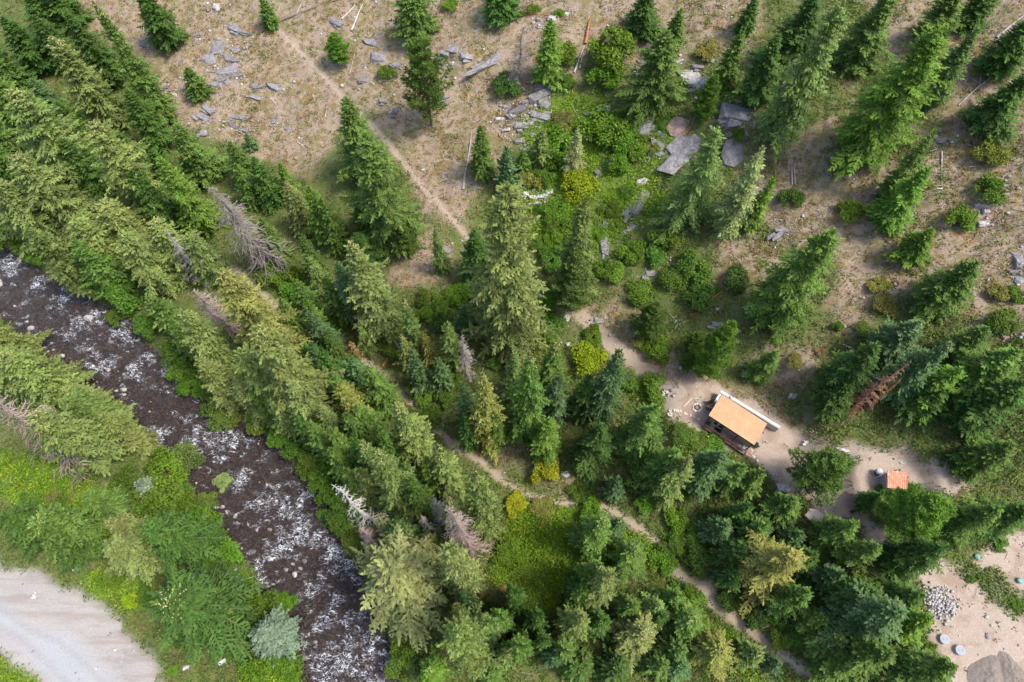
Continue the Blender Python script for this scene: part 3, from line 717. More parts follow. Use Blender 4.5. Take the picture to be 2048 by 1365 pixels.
FIRS = [conifer(s, 20.0, 3.6, 'fir') for s in (3, 14, 25, 36)]
FIRS_S = [conifer(s, 11.0, 1.9, 'fir') for s in (51, 52, 53)]
GIANTS = [conifer(s, 25.0, 5.2, 'giant') for s in (61, 62, 63)]
GIANT_SPRUCE = [conifer(64, 25.0, 5.2, 'gspruce')]
OLDS = [conifer(s, 20.0, 3.8, 'old') for s in (5, 16)]
SPRUCES = [conifer(s, 18.0, 3.4, 'spruce') for s in (7, 18)]
YOUNGS = [conifer(s, 7.0, 1.9, 'young') for s in (9, 20)]
PINES = [soft_pine(11), soft_pine(22), soft_pine(33, 12.0, 3.2, True)]
SHRUBS = [shrub(2, 1.5, 1.8, 0.16, 2600, 13), shrub(13, 1.5, 1.6, 0.15, 2800, 17), shrub(24, 1.5, 2.2, 0.18, 2400, 11), shrub(35, 1.5, 1.5, 0.14, 3200, 22), shrub(46, 1.5, 1.9, 0.16, 2600, 15), shrub(57, 1.5, 2.0, 0.17, 2600, 9)]
SNAGS = [snag(4, 14, 2.0, True, 120), snag(15, 14, 1.9, True, 60), snag(26, 14, 2.2, True, 150), snag(37, 14, 1.6, False, 34, 0.1)]

TREE_COL = {  # colour of the foliage itself and the word for it
    'O': ((0.172, 0.218, 0.062), 'light olive'), 'M': ((0.104, 0.174, 0.034), 'mid green'), 'D': ((0.066, 0.126, 0.025), 'dark green'),
    'B': ((0.088, 0.158, 0.054), 'blue green'), 'V': ((0.120, 0.210, 0.030), 'bright green'), 'Y': ((0.205, 0.215, 0.050), 'yellow green'),
    'S': ((0.170, 0.225, 0.155), 'silvery green'), 'L': ((0.255, 0.325, 0.018), 'lemon green'), 'P': ((0.250, 0.290, 0.105), 'pale green'), 'G': ((0.138, 0.200, 0.052), 'grass green'),
    'T': ((0.32, 0.20, 0.09), 'orange brown'), 'R': ((0.24, 0.13, 0.06), 'reddish brown')}

# ------------------------------------------------------------------ where the trees stand
# tile, apex x y, foot x y, crown width (all in photograph pixels of that tile), kind, colour, c = pale cones at the top
TREES = """
A 545 10 990 700 190 F M c
A 800 -110 1080 230 230 F D
A 300 215 720 700 270 F O c
A 390 90 700 470 230 F D
A 180 90 400 380 200 F D
A 180 460 330 680 150 F B
A 60 530 500 1080 350 O O c
A 320 590 540 880 210 F M
A 540 715 980 1250 330 O O c
A 85 910 450 1330 330 O O c
A 590 1180 830 1500 300 O O c
A 1020 730 1220 1050 240 F M
A 1090 400 1150 570 140 F M
A 1340 830 1430 1100 170 F M
A 1480 930 1590 1210 180 F D
A 1440 790 1455 880 85 Y B
A 930 920 1230 1330 230 F V
A 1660 1060 1740 1360 170 F O c
A 1800 1090 1900 1420 190 F V
A 20 90 260 400 230 F D
A 150 -60 330 180 220 F D
A -150 200 160 560 250 F D
A -100 420 200 800 300 F M
A -190 640 180 1050 300 O M
A -130 850 260 1300 320 F D
A 250 -150 480 120 230 F D
A 640 760 860 1010 230 F D
A 760 1000 1000 1330 240 F D
A -60 1060 300 1420 300 O O c
A 430 1280 700 1600 280 O O
A 900 1290 1130 1580 240 O O c
A 1530 -10 1590 160 110 F M
A 1945 200 1960 370 150 P V
- 690 195 745 350 95 F M
- 728 265 795 490 120 F M
- 1000 -60 1000 -20 80 F D
B 420 -130 410 230 250 F M
B 480 240 545 740 270 P M
B 1250 110 1250 480 190 F V
B 1930 170 1870 650 310 O M
B 2010 60 1985 320 140 F M
B 835 735 860 1030 165 F M
B 990 870 1000 1100 140 Y B
B 1200 770 1200 960 140 F G
B 1410 750 1380 1010 150 S P
- 1016 371 1030 690 158 O O
- 1172 393 1165 590 85 F G
B 1820 -60 1810 80 220 F D
B 110 1150 130 1340 130 F D
B 1090 890 1090 1020 110 F M
C 480 -20 455 210 130 F D
C 395 190 340 545 165 F M
C 240 450 205 730 155 P V
C 1000 0 760 910 290 O G
C 620 200 560 640 230 F D
C 1290 -60 1150 450 270 F M
C 840 -40 760 390 260 F D
C 1580 150 1180 1020 400 O V
C 1780 170 1570 690 210 F G
C 1530 770 1230 1180 150 F M
C 1500 980 1250 1350 240 F V
C 2090 420 1900 820 270 F D
C 1690 -70 1540 250 240 F M
C 2120 90 1980 480 250 F D
C 1900 -120 1800 130 200 F D
C 260 740 150 1350 340 S G
C 525 860 400 1420 260 S P
C 590 1040 545 1400 125 F V
D 170 20 560 390 230 F G
D 860 430 980 650 160 F G
D 1280 280 1620 850 350 O Y c
D 1500 610 1860 1120 330 O O c
D 1060 510 1330 940 260 O O
D 1690 920 1880 1220 210 O O c
D 1985 940 2080 1270 200 F Y
D 1850 1040 1980 1290 180 F O c
D 1800 180 1880 430 150 S G
D 1800 510 2000 730 180 F B
D 1780 700 1890 860 170 F V
D 1970 800 2090 940 150 F B
D 1400 740 1640 1100 260 O O
D 1150 780 1330 1080 220 F O
D 700 50 930 400 240 O O
D 420 100 660 420 240 F M
D 1090 60 1260 320 200 O O
D -110 600 100 880 230 O O
D 0 770 330 1090 270 O O c
D 190 1130 560 1430 330 O O c
D -120 760 150 1130 330 O O
D 390 1000 590 1220 220 O G
D 1900 640 2030 800 140 F D
E 90 110 235 620 300 F O c
E 0 220 70 590 200 F B
E 390 450 430 770 140 F G c
E 375 650 400 850 120 F O c
E 130 590 165 750 120 S G
E 440 750 465 970 150 Y B
E 510 650 530 810 115 F Y
E 640 580 660 830 165 F G
E 590 790 595 960 130 F B
E 740 490 735 600 120 Y B
E 600 520 600 620 100 Y D
E 1410 180 1420 490 240 P G
E 1870 470 1860 670 190 P M
E 1280 700 1290 1010 210 F M c
E 1040 740 1030 1010 170 S G
E 1140 770 1150 1210 240 F M c
E 1290 900 1300 1160 180 F B
E 1240 1140 1240 1340 210 Y V
E 850 870 870 1260 210 F Y c
E 740 930 720 1210 150 F B
E 1660 740 1635 1140 220 F B c
E 1480 890 1470 1110 160 F D
E 1870 1050 1815 1360 290 F M
E 1560 1170 1530 1370 220 F D
E 350 1050 500 1350 240 F O c
E 190 840 300 1070 200 F M c
E 75 690 100 790 75 F T
E 80 790 150 980 150 F B
E 120 1050 190 1300 210 F M
E 20 940 70 1160 190 O Y
E 400 1260 405 1370 115 S B
E 590 1300 650 1560 190 F G c
E 140 1280 220 1560 230 F G c
E 570 10 590 280 120 S G
E 130 60 170 210 220 F D
E 370 -10 360 190 140 P M
E 800 40 760 310 190 F D
E 960 180 930 480 160 F D
F 940 30 800 730 320 O M
F 730 240 620 540 250 S M
F 1520 30 1410 270 190 F V
F 1780 220 1560 530 280 F M
F 340 590 240 940 220 P V
F 610 740 540 940 190 S M
F 1430 580 1280 800 250 F B c
F 1200 690 960 1040 280 S D
F 1630 700 1350 1150 240 F B c
F 1840 600 1640 890 230 F M
F 1690 840 1480 1190 300 S V
F 2000 750 1780 1160 350 F M
F 2080 930 1850 1320 330 F D
F 1030 950 950 1180 210 F D
F 1570 980 1480 1230 200 F D
F 150 640 130 760 120 P M
F 110 760 100 850 110 P M
G 490 280 650 410 210 F M
G 190 410 490 600 290 O M c
G 0 400 190 600 280 O D
G 620 430 830 640 230 F O c
G 640 560 900 760 310 O O
G 860 460 1150 650 300 O D
G 860 450 1090 560 120 Y S
G 970 870 1200 1080 500 O D c
G 1490 1090 1545 1150 280 Y S
G 800 200 850 280 150 Y S
G 1280 780 1310 840 150 Y S
G 300 560 430 680 200 F D
H 330 680 400 800 540 O P
H 330 430 390 560 190 Y B
H 215 10 380 350 270 F G c
H 120 130 210 330 180 O O
H 600 10 655 260 190 F G c
H 830 140 925 520 230 F O c
H 650 270 730 500 160 F O c
H 650 580 760 810 250 O O
H 690 920 720 1030 120 F O
H 740 850 770 940 130 Y B
H 880 1005 900 1130 180 F G
H 690 1080 730 1290 300 O G
H 540 1300 560 1400 170 F V c
H 985 1200 995 1330 135 F G c
H 1090 1140 1095 1280 135 F M
H 1220 1110 1225 1220 120 F D
H 1290 1210 1290 1340 140 F B
H 1400 1260 1400 1400 170 F D
H 1560 410 1480 680 240 F M c
H 1650 420 1630 600 130 F B c
H 1530 680 1490 900 180 F M c
H 1600 730 1560 1070 230 F O c
H 1745 590 1690 800 200 O M c
H 1440 980 1400 1210 210 F O c
H 1800 1070 1750 1320 280 F O c
H 1890 910 1830 1070 220 S G
H 1440 820 1410 980 170 F D
H 1650 180 1620 350 140 Y B
H 1990 10 1870 360 320 S M
H 1480 10 1440 140 190 F D
H 1560 1000 1530 1200 170 F D
H 900 1330 910 1450 150 F M
H 2020 1180 1980 1330 200 F M
I 100 50 40 340 200 F G c
I 290 20 330 360 250 F B
I 410 100 390 330 170 F M
I 520 140 450 330 160 F M
I 970 70 820 260 310 P M
I 720 310 670 440 220 F M
I 745 495 700 600 150 Y B
I 1080 440 900 640 235 S M
I 1210 570 1060 720 220 S M
I 1600 580 1350 810 290 S D
I 1930 340 1610 570 280 S M
I 1570 320 1380 460 320 P V
I 1200 270 1160 350 115 F D
I 720 620 560 800 420 S Y
I 990 730 920 900 165 Y B
I 800 850 640 1040 225 F M
I 930 980 850 1080 140 F B
I 990 1120 900 1220 205 F G
I 1330 950 1140 1080 330 O B
I 1510 1000 1400 1070 240 F V
I 1280 1190 1130 1310 300 F M
I 1650 1280 1370 1300 260 F M
I 120 1000 90 1090 230 O M c
I 290 1180 160 1240 240 O Y c
I 500 1195 420 1260 170 F G c
I 622 1258 590 1310 110 F B
I 420 560 330 680 220 F D
I 540 430 470 560 190 F D
I 1180 830 1050 950 230 F D
I 1450 850 1340 930 220 F D
I 820 620 740 760 170 F D
I 1990 -20 1850 170 240 F M
I 2100 350 1980 520 240 F D
F 1335 900 1130 1190 72 S R
- 130 775 185 850 66 O O
- 205 830 250 890 60 O O
- 250 868 285 915 56 F O
- 80 725 130 795 62 O O
- 165 800 215 870 60 F G
- 400 690 440 760 60 F O
- 430 730 470 800 60 F M
- 470 760 510 830 62 O O
- 510 780 550 850 60 F M
- 545 800 585 870 62 O O
- 590 820 625 890 60 F M
- 620 850 655 920 58 F M
- 660 900 690 970 56 F M
- 690 940 715 1010 56 F M
- 340 640 385 720 60 F M
- 310 600 350 670 55 F M
- 590 560 620 640 50 F M
- 1040 1290 1040 1340 60 F M
- 960 1330 960 1380 60 F G
- 1240 1340 1235 1390 70 F D
- 1270 1210 1262 1250 56 F M
- 1330 1230 1318 1275 56 F D
- 1360 1190 1345 1235 46 F M
- 650 560 680 650 50 F D
- 610 600 650 680 45 F V
- 560 600 600 680 45 F M
- 640 700 690 790 50 F D
- 660 750 700 830 50 F M
- 620 690 660 760 48 F B
- 690 830 730 900 55 F M
- 660 860 700 930 55 F M
- 700 880 740 960 50 F D
- 760 860 790 930 50 F M
- 800 930 830 1000 55 F D
- 820 960 845 1030 55 F M
- 850 920 870 990 50 F M
- 930 830 935 890 46 F D
- 990 830 990 890 46 F M
- 1030 1180 1030 1250 50 F D
- 1000 1230 1000 1290 52 F M
- 1080 1230 1080 1290 48 F D
- 1130 1300 1130 1350 60 F M
- 1170 1330 1165 1390 60 F D
- 1330 1330 1320 1380 60 F M
- 1480 1150 1460 1200 50 F D
- 1530 1050 1500 1110 55 F M
- 1500 1010 1475 1070 50 F D
- 1650 1240 1620 1290 60 F M
- 1720 1290 1680 1330 60 F D
- 1760 1180 1720 1220 60 F D
- 520 440 560 520 50 F M
- 640 400 680 500 50 F M
- 600 470 640 560 45 F D
- 560 330 590 400 40 F V
- 470 330 510 410 45 F M
- 300 300 360 400 70 F D
- 250 180 330 290 70 F D
- 120 280 200 390 80 F D
I 320 430 260 540 200 F B
I 60 1270 20 1350 180 F B
I 1050 1280 960 1380 220 F M
"""
def solve_height(ax, ay, bx, by, wpx):
    """tree height (m) whose apex and foot fall closest to the two photograph points, on the terrain"""
    best = None
    dpt = 84.0
    wm = wpx * dpt / F_PX
    hs = np.linspace(max(2.5, 1.7 * wm), min(36.0, max(6.0 * wm, 6.0)), 30)
    x, y, z = ground_at(np.full(30, ax), np.full(30, ay), above=hs)
    px, py = project(x, y, z - hs)
    k = int(np.argmin(np.hypot(px - bx, py - by)))
    return float(x[k]), float(y[k]), float(z[k] - hs[k]), float(hs[k])
KIND = {'F': (FIRS, 20.0, 3.6, 'fir'), 'O': (OLDS, 20.0, 3.8, 'broad fir'), 'S': (SPRUCES, 18.0, 3.4, 'spruce'), 'Y': (YOUNGS, 7.0, 1.9, 'young spruce'), 'P': (PINES, 12.0, 2.9, 'pine')}
NAMES = {'F': 'fir_tree', 'O': 'fir_tree', 'S': 'spruce_tree', 'Y': 'young_spruce', 'P': 'pine_tree'}
TREE_POS = []
def plant_tree(ax, ay, bx, by, wpx, kind, colr, cones, rnd):
    x, y, z, h = solve_height(ax, ay, bx, by, wpx)
    protos, ph, pr, word = KIND[kind]
    rad = 0.5 * wpx * depth(x, y, z + 0.4 * h) / F_PX * 1.13
    if kind == 'Y' and rad > 2.6: pro, ph, pr = rnd.choice(FIRS), 20.0, 3.6
    elif kind == 'P': pro = protos[2] if wpx > 90 else rnd.choice(protos[:2])
    elif kind == 'F' and rad < 2.3: pro, ph, pr = rnd.choice(FIRS_S), 11.0, 1.9
    elif kind in 'FOS' and rad > 4.3: pro, ph, pr = rnd.choice(GIANTS if kind != 'S' else GIANT_SPRUCE), 25.0, 5.2
    else: pro = rnd.choice(protos)
    e = empty(NAMES[kind], (x, y, z - 0.05), rnd.uniform(0, 6.28), (rad / pr, rad / pr, h / ph))
    base, cw = TREE_COL[colr]
    j = rnd.uniform(0.88, 1.14); col = tuple(c * j * rnd.uniform(0.95, 1.06) for c in base)
    obj('trunk', pro[0], e); obj('crown', pro[1], e, color=col)
    if cones and len(pro) > 2: obj('cones', pro[2], e)['kind'] = 'stuff'
    size = 'tall' if h > 17 else ('small' if h < 7.5 else '')
    look = ' '.join(q for q in (size, cw, word) if q) + (' with cones' if cones and len(pro) > 2 else '')
    reg(e, ax, ay, look, 'tree', 'conifers of the forest')
    TREE_POS.append((x, y, rad, h))
_rt = random.Random(5)
for ln in TREES.strip().splitlines():
    q = ln.split(); t = q[0]; a = list(map(float, q[1:6]))
    if a[4] == 0: continue
    ax, ay = full(t, a[0], a[1]); bx, by = full(t, a[2], a[3]); k = 1.0 if t == '-' else 2.923
    if t == 'H' and a[0] > 1380: bx, by = ax + 0.62 * (bx - ax), ay + 0.62 * (by - ay)      # the stand by the fern patch is lower
    plant_tree(ax, ay, bx, by, a[4] / k, q[6], q[7], len(q) > 8, _rt)

# dead trees: tile, apex, foot, width, prototype, colour
SNAG_COL = {'g': ((0.36, 0.32, 0.29), 'grey'), 'w': ((0.55, 0.51, 0.46), 'bleached white'), 'p': ((0.33, 0.25, 0.21), 'pinkish brown'), 'b': ((0.235, 0.20, 0.175), 'grey brown'), 'r': ((0.33, 0.17, 0.11), 'reddish')}
SNAGT = """
A 1300 1030 1560 1570 240 2 b dead standing fir with fine drooping twigs
B 1040 150 1110 500 130 2 b dead fir with dense fine twigs
B 1200 150 1222 440 110 3 w snag with few bare curved branches
D 960 20 1260 290 130 0 g leaning dead fir with swept twigs
D 1090 330 1300 660 190 2 p dead top with tangled twigs
H 10 200 215 470 170 1 w snag with stubby branches
H 560 280 640 540 120 0 g dead spire with short twigs
H 478 385 585 610 90 1 w snag with a bare pole-like top
H 735 350 805 650 200 2 p dead fir with a broad skirt of twigs
H 130 460 205 570 120 0 p dead stub beside the big pale fir
E 730 640 870 850 110 0 g dead leaning sapling with combed twigs
D -140 1080 470 1520 260 2 p dead fir
F 1405 790 1120 1200 120 0 r dead top with rusty twigs
C 740 330 640 520 150 1 b dead trunk with curved branches
H 438 395 452 560 40 3 b thin dead pole
"""
for ln in SNAGT.strip().splitlines():
    q = ln.split(); t = q[0]; a = list(map(float, q[1:6])); k = 2.923
    ax, ay = full(t, a[0], a[1]); bx, by = full(t, a[2], a[3]); wpx = a[4] / k
    x, y, z, h = solve_height(ax, ay, bx, by, wpx); pro = SNAGS[int(q[6])]; col, cw = SNAG_COL[q[7]]
    rad = 0.5 * wpx * depth(x, y, z + 0.4 * h) / F_PX * 1.45
    e = empty('dead_tree', (x, y, z - 0.05), _rt.uniform(0, 6.28), (rad / 2.0, rad / 2.0, h / 14.0))
    obj('trunk', pro[0], e, color=col); obj('branches', pro[1], e, color=tuple(c * 0.9 for c in col))['kind'] = 'stuff'
    reg(e, ax, ay, cw + ' ' + ' '.join(q[8:]), 'dead tree', 'dead trees')
# the rusty dying fir in the grove: clusters of red needles hang on it
SHRUBT = """
B 1600 330 290 V 1
B 1560 480 180 V 1
B 1340 330 150 V 1
B 1250 440 150 G 1
B 1590 780 300 V 1
B 1700 830 180 V 1
B 1480 760 150 V 1
B 1300 880 230 V 1
B 1130 1050 150 Y 1
B 1400 1090 210 L 1
B 1000 520 180 D 1
B 1320 700 120 Y 1
B 1260 950 140 V 1
B 1150 50 75 V 1
B 1300 70 65 V 1
B 1080 75 50 V 1
B 660 20 90 V 1
B 1340 480 100 M 1
B 1700 1120 90 M 1
B 1600 1220 110 V 1
B 1280 1230 170 V 1
B 1380 1290 150 V 1
B 290 430 110 M 1
B 1910 720 90 M 1
B 1850 860 90 Y 1
C 1860 910 190 Y 1
C 1840 1120 180 V 1
C 1670 1300 170 V 1
C 1020 1250 165 V 1
C 1800 690 120 M 1
C 680 1160 140 D 1
C 385 785 90 M 1
C 200 290 150 Y 0
C 1510 1070 60 Y 0
D 740 440 230 M 2
D 60 110 210 M 2
D 230 180 140 M 2
D 890 600 170 M 2
D 1010 760 150 M 2
D 1090 870 170 M 2
D 1120 950 140 V 2
D 1270 1010 200 M 2
D 1330 1130 180 G 2
D 1520 1140 170 M 2
D 1640 1230 160 M 2
D 1630 290 200 V 2
D 1720 410 140 V 2
D 700 560 120 M 2
E 720 410 160 V 1
E 520 540 120 V 1
E 1730 170 160 V 1
E 1620 290 140 V 1
E 1775 410 175 V 1
E 1880 730 165 V 1
E 1790 690 110 Y 1
E 1500 650 115 V 1
E 1460 790 190 L 1
E 1540 830 120 Y 1
E 1250 590 150 M 1
E 1230 660 110 M 1
E 520 1000 140 M 1
E 610 980 120 M 1
E 690 890 130 M 1
E 1700 920 130 M 1
E 1850 960 170 M 1
E 1430 280 90 V 1
E 1210 130 120 V 1
E 1270 90 120 V 1
F 1910 570 180 M 1
F 960 595 65 M 1
F 720 790 100 Y 0
F 870 740 70 T 0
F 1240 470 150 Y 0
F 1210 350 120 Y 0
F 1910 400 130 Y 0
F 2010 410 120 M 0
F 130 1255 140 M 0
F 230 1300 150 M 0
F 50 1215 130 M 0
F 1130 620 130 M 0
G 1000 130 220 V 2
G 1100 60 170 G 2
G 960 270 230 V 2
G 1080 350 140 V 2
G 1200 420 180 V 2
G 1205 310 110 G 2
G 890 340 160 V 2
G 1310 620 180 V 2
G 1250 520 130 V 2
G 1420 830 150 V 2
G 1560 930 210 V 2
G 1660 900 140 V 2
G 1640 1010 150 V 2
G 1640 1220 170 V 2
G 1530 1270 180 V 2
G 1700 1310 150 V 2
G 1460 1320 130 V 2
G 760 890 95 L 0
G 1000 1300 70 V 0
G 660 750 150 V 0
G 1010 1000 60 Y 0
G 1300 200 130 P 0
G 330 310 130 Y 0
H 1220 140 165 L 1
H 1050 330 140 L 0
H 1200 350 140 Y 0
H 830 850 70 T 0
H 985 830 65 T 0
H 1000 600 170 V 1
H 1480 360 150 V 1
H 900 950 120 D 1
H 1040 1020 150 M 1
H 400 1130 170 V 2
H 380 1250 180 M 2
H 1960 1210 140 V 1
H 2000 540 140 M 1
H 1900 660 150 V 1
H 1960 880 160 V 1
H 1420 250 130 M 1
H 30 420 150 M 2
H 10 100 200 M 2
H 60 230 170 M 2
I 150 650 170 M 1
I 60 600 150 M 1
I 100 900 160 V 1
I 340 870 140 D 1
I 480 970 140 D 1
I 640 1110 140 M 1
I 730 1100 90 V 1
I 330 1140 120 V 1
I 1750 760 60 M 0
I 2020 905 80 V 0
I 1920 560 90 M 0
I 1520 1160 60 V 0
I 1260 230 110 M 1
- 600 890 62 M 2
- 300 1000 58 M 2
- 330 925 54 M 2
- 250 965 52 M 2
- 170 1065 46 M 1
- 432 1112 48 V 2
- 455 1155 48 V 2
- 360 990 50 M 2
- 120 1010 40 M 1
- 60 1000 38 M 1
- 290 1185 42 M 1
- 628 925 60 M 2
- 648 962 58 V 2
- 668 1000 58 M 2
- 690 1040 60 M 2
- 612 945 40 M 2
- 660 1035 46 M 2
- 712 1085 50 M 2
- 570 868 56 M 2
- 1115 455 55 V 1
- 1135 495 52 V 1
- 1105 520 50 M 1
- 1210 540 50 M 1
- 1190 470 40 V 1
- 1095 350 46 V 1
- 1060 340 44 V 1
- 1240 330 50 V 1
- 1275 300 48 V 1
- 1330 480 60 M 1
- 1385 540 66 M 1
- 1345 560 60 M 1
- 1400 600 62 D 1
- 1470 560 56 D 1
- 1310 510 44 M 1
- 880 620 52 V 1
- 920 590 48 V 1
- 950 640 54 M 1
- 860 600 50 M 1
- 1000 720 44 M 1
- 1080 620 46 V 1
- 1110 600 44 V 1
- 860 830 50 M 1
- 890 800 46 M 1
- 830 780 42 M 1
- 780 700 46 M 1
- 1370 980 48 V 1
- 1350 1040 50 V 1
- 1290 1010 42 V 1
- 1340 1090 50 M 1
- 1390 1080 50 M 1
- 1440 1110 46 M 1
- 560 500 44 V 1
- 640 660 50 V 1
- 700 620 44 M 1
- 1620 1180 44 D 1
- 1552 1236 38 M 1
"""
SHRUB_POS = []
for ln in SHRUBT.strip().splitlines():
    q = ln.split(); t = q[0]; cx, cy = full(t, float(q[1]), float(q[2])); wpx = float(q[3]) / (1.0 if t == '-' else 2.923); hk = int(q[5])
    x0, y0, z0 = [float(v) for v in ground_at(np.array([cx]), np.array([cy]), above=0.5)]if False else [float(v[0]) for v in ground_at(np.array([cx]), np.array([cy]), above=0.6)]
    rad = 0.5 * wpx * depth(x0, y0, z0) / F_PX; zz = float(height(np.array([x0]), np.array([y0]))[0])
    hh = rad * (0.75, 1.15, 1.5)[hk] * _rt.uniform(0.9, 1.1)
    pro = _rt.choice(SHRUBS); base, cw = TREE_COL[q[4]]
    if q[4] in 'VGM': base = tuple(c * f for c, f in zip(base, (1.0, 1.03, 0.8)))
    e = empty('shrub', (x0, y0, zz), _rt.uniform(0, 6.28), (rad / 1.5, rad / 1.5 * _rt.uniform(0.85, 1.15), hh / 1.7))
    obj('stems', pro[0], e); obj('foliage', pro[1], e, color=tuple(c * _rt.uniform(0.88, 1.12) for c in base))
    word = {0: 'low', 1: 'rounded', 2: 'tall'}[hk]
    reg(e, cx, cy, f'{word} {cw} leafy shrub', 'shrub', 'shrubs and bushes')
    SHRUB_POS.append((x0, y0, rad))

# ------------------------------------------------------------------ boulders, outcrop slabs, river stones, logs
def rock_mesh(seed, cuts=11, rough=0.10, sub=3, strata=0.0):
    g = np.random.default_rng(seed); bm = bmesh.new(); bmesh.ops.create_icosphere(bm, subdivisions=sub, radius=1.0)
    V = np.array([v.co for v in bm.verts])
    for _ in range(cuts):
        n = unit(g.normal(0, 1, 3)); c = g.uniform(0.32, 0.72); d = V @ n; V = np.where((d > c)[:, None], V - n * ((d - c) * 0.94)[:, None], V)
    ph = g.uniform(0, 6, (6, 3)); fr = g.normal(0, 2.4, (6, 3))
    nz = sum(np.sin(V @ fr[k] + ph[k, 0]) for k in range(6)) / 6
    V = V * (1 + rough * nz + g.normal(0, rough * 0.16, len(V)))[:, None]
    if strata > 0:
        q = V[:, 1] * 5.5 + 0.8 * V[:, 0]; V[:, 2] += strata * (np.floor(q) % 2 - 0.5) * 0.5 + strata * np.sin(np.floor(q) * 12.9)
    for v, c in zip(bm.verts, V): v.co = c
    me = bpy.data.meshes.new('rock'); bm.to_mesh(me); bm.free(); me.materials.append(M_ROCK); return me
def crag_mesh(seed, blocks):
    """a fractured outcrop rock: angular blocks of one bedding direction, shifted against each other"""
    g = np.random.default_rng(seed); bm = bmesh.new()
    for k in range(blocks):
        q = g.uniform(-0.7, 0.7, 2) * (0 if k == 0 else 1); s = np.array([g.uniform(0.45, 0.8), g.uniform(0.28, 0.55), g.uniform(0.5, 0.95)]) * (1.15 if k == 0 else g.uniform(0.55, 0.9))
        P = g.uniform(-1, 1, (16, 3)); P = np.sign(P) * np.abs(P) ** 0.45 * s; a = g.normal(0, 0.25); ca, sa = math.cos(a), math.sin(a)
        P = np.stack([P[:, 0] * ca - P[:, 1] * sa + q[0], P[:, 0] * sa + P[:, 1] * ca + q[1] * 0.8, P[:, 2] * (1 - 0.25 * np.hypot(*q)) + 0.25 * P[:, 0] * g.normal(0.5, 0.5) - 0.1], 1)
        vs = [bm.verts.new(p) for p in P]; r_ = bmesh.ops.convex_hull(bm, input=vs)
        bmesh.ops.delete(bm, geom=[v for v in r_['geom_interior'] if isinstance(v, bmesh.types.BMVert)], context='VERTS')
    bmesh.ops.bevel(bm, geom=bm.edges[:], offset=0.03, segments=1, affect='EDGES')
    me = bpy.data.meshes.new('rock'); bm.to_mesh(me); bm.free(); me.materials.append(M_ROCK); return me
ROCKS = [rock_mesh(s) for s in (1, 2)] + [crag_mesh(s, n) for s, n in ((31, 4), (32, 5), (33, 6), (34, 7), (35, 3), (36, 5), (37, 8))]
COBBLES = [rock_mesh(s, 4, 0.05, 2) for s in (21, 22, 23)]
ROCK_COL = {'g': ((0.222, 0.206, 0.202), 'grey'), 'p': ((0.40, 0.37, 0.34), 'pale'), 'd': ((0.15, 0.135, 0.135), 'dark grey'), 'r': ((0.30, 0.205, 0.165), 'reddish brown'), 'w': ((0.50, 0.48, 0.45), 'white')}
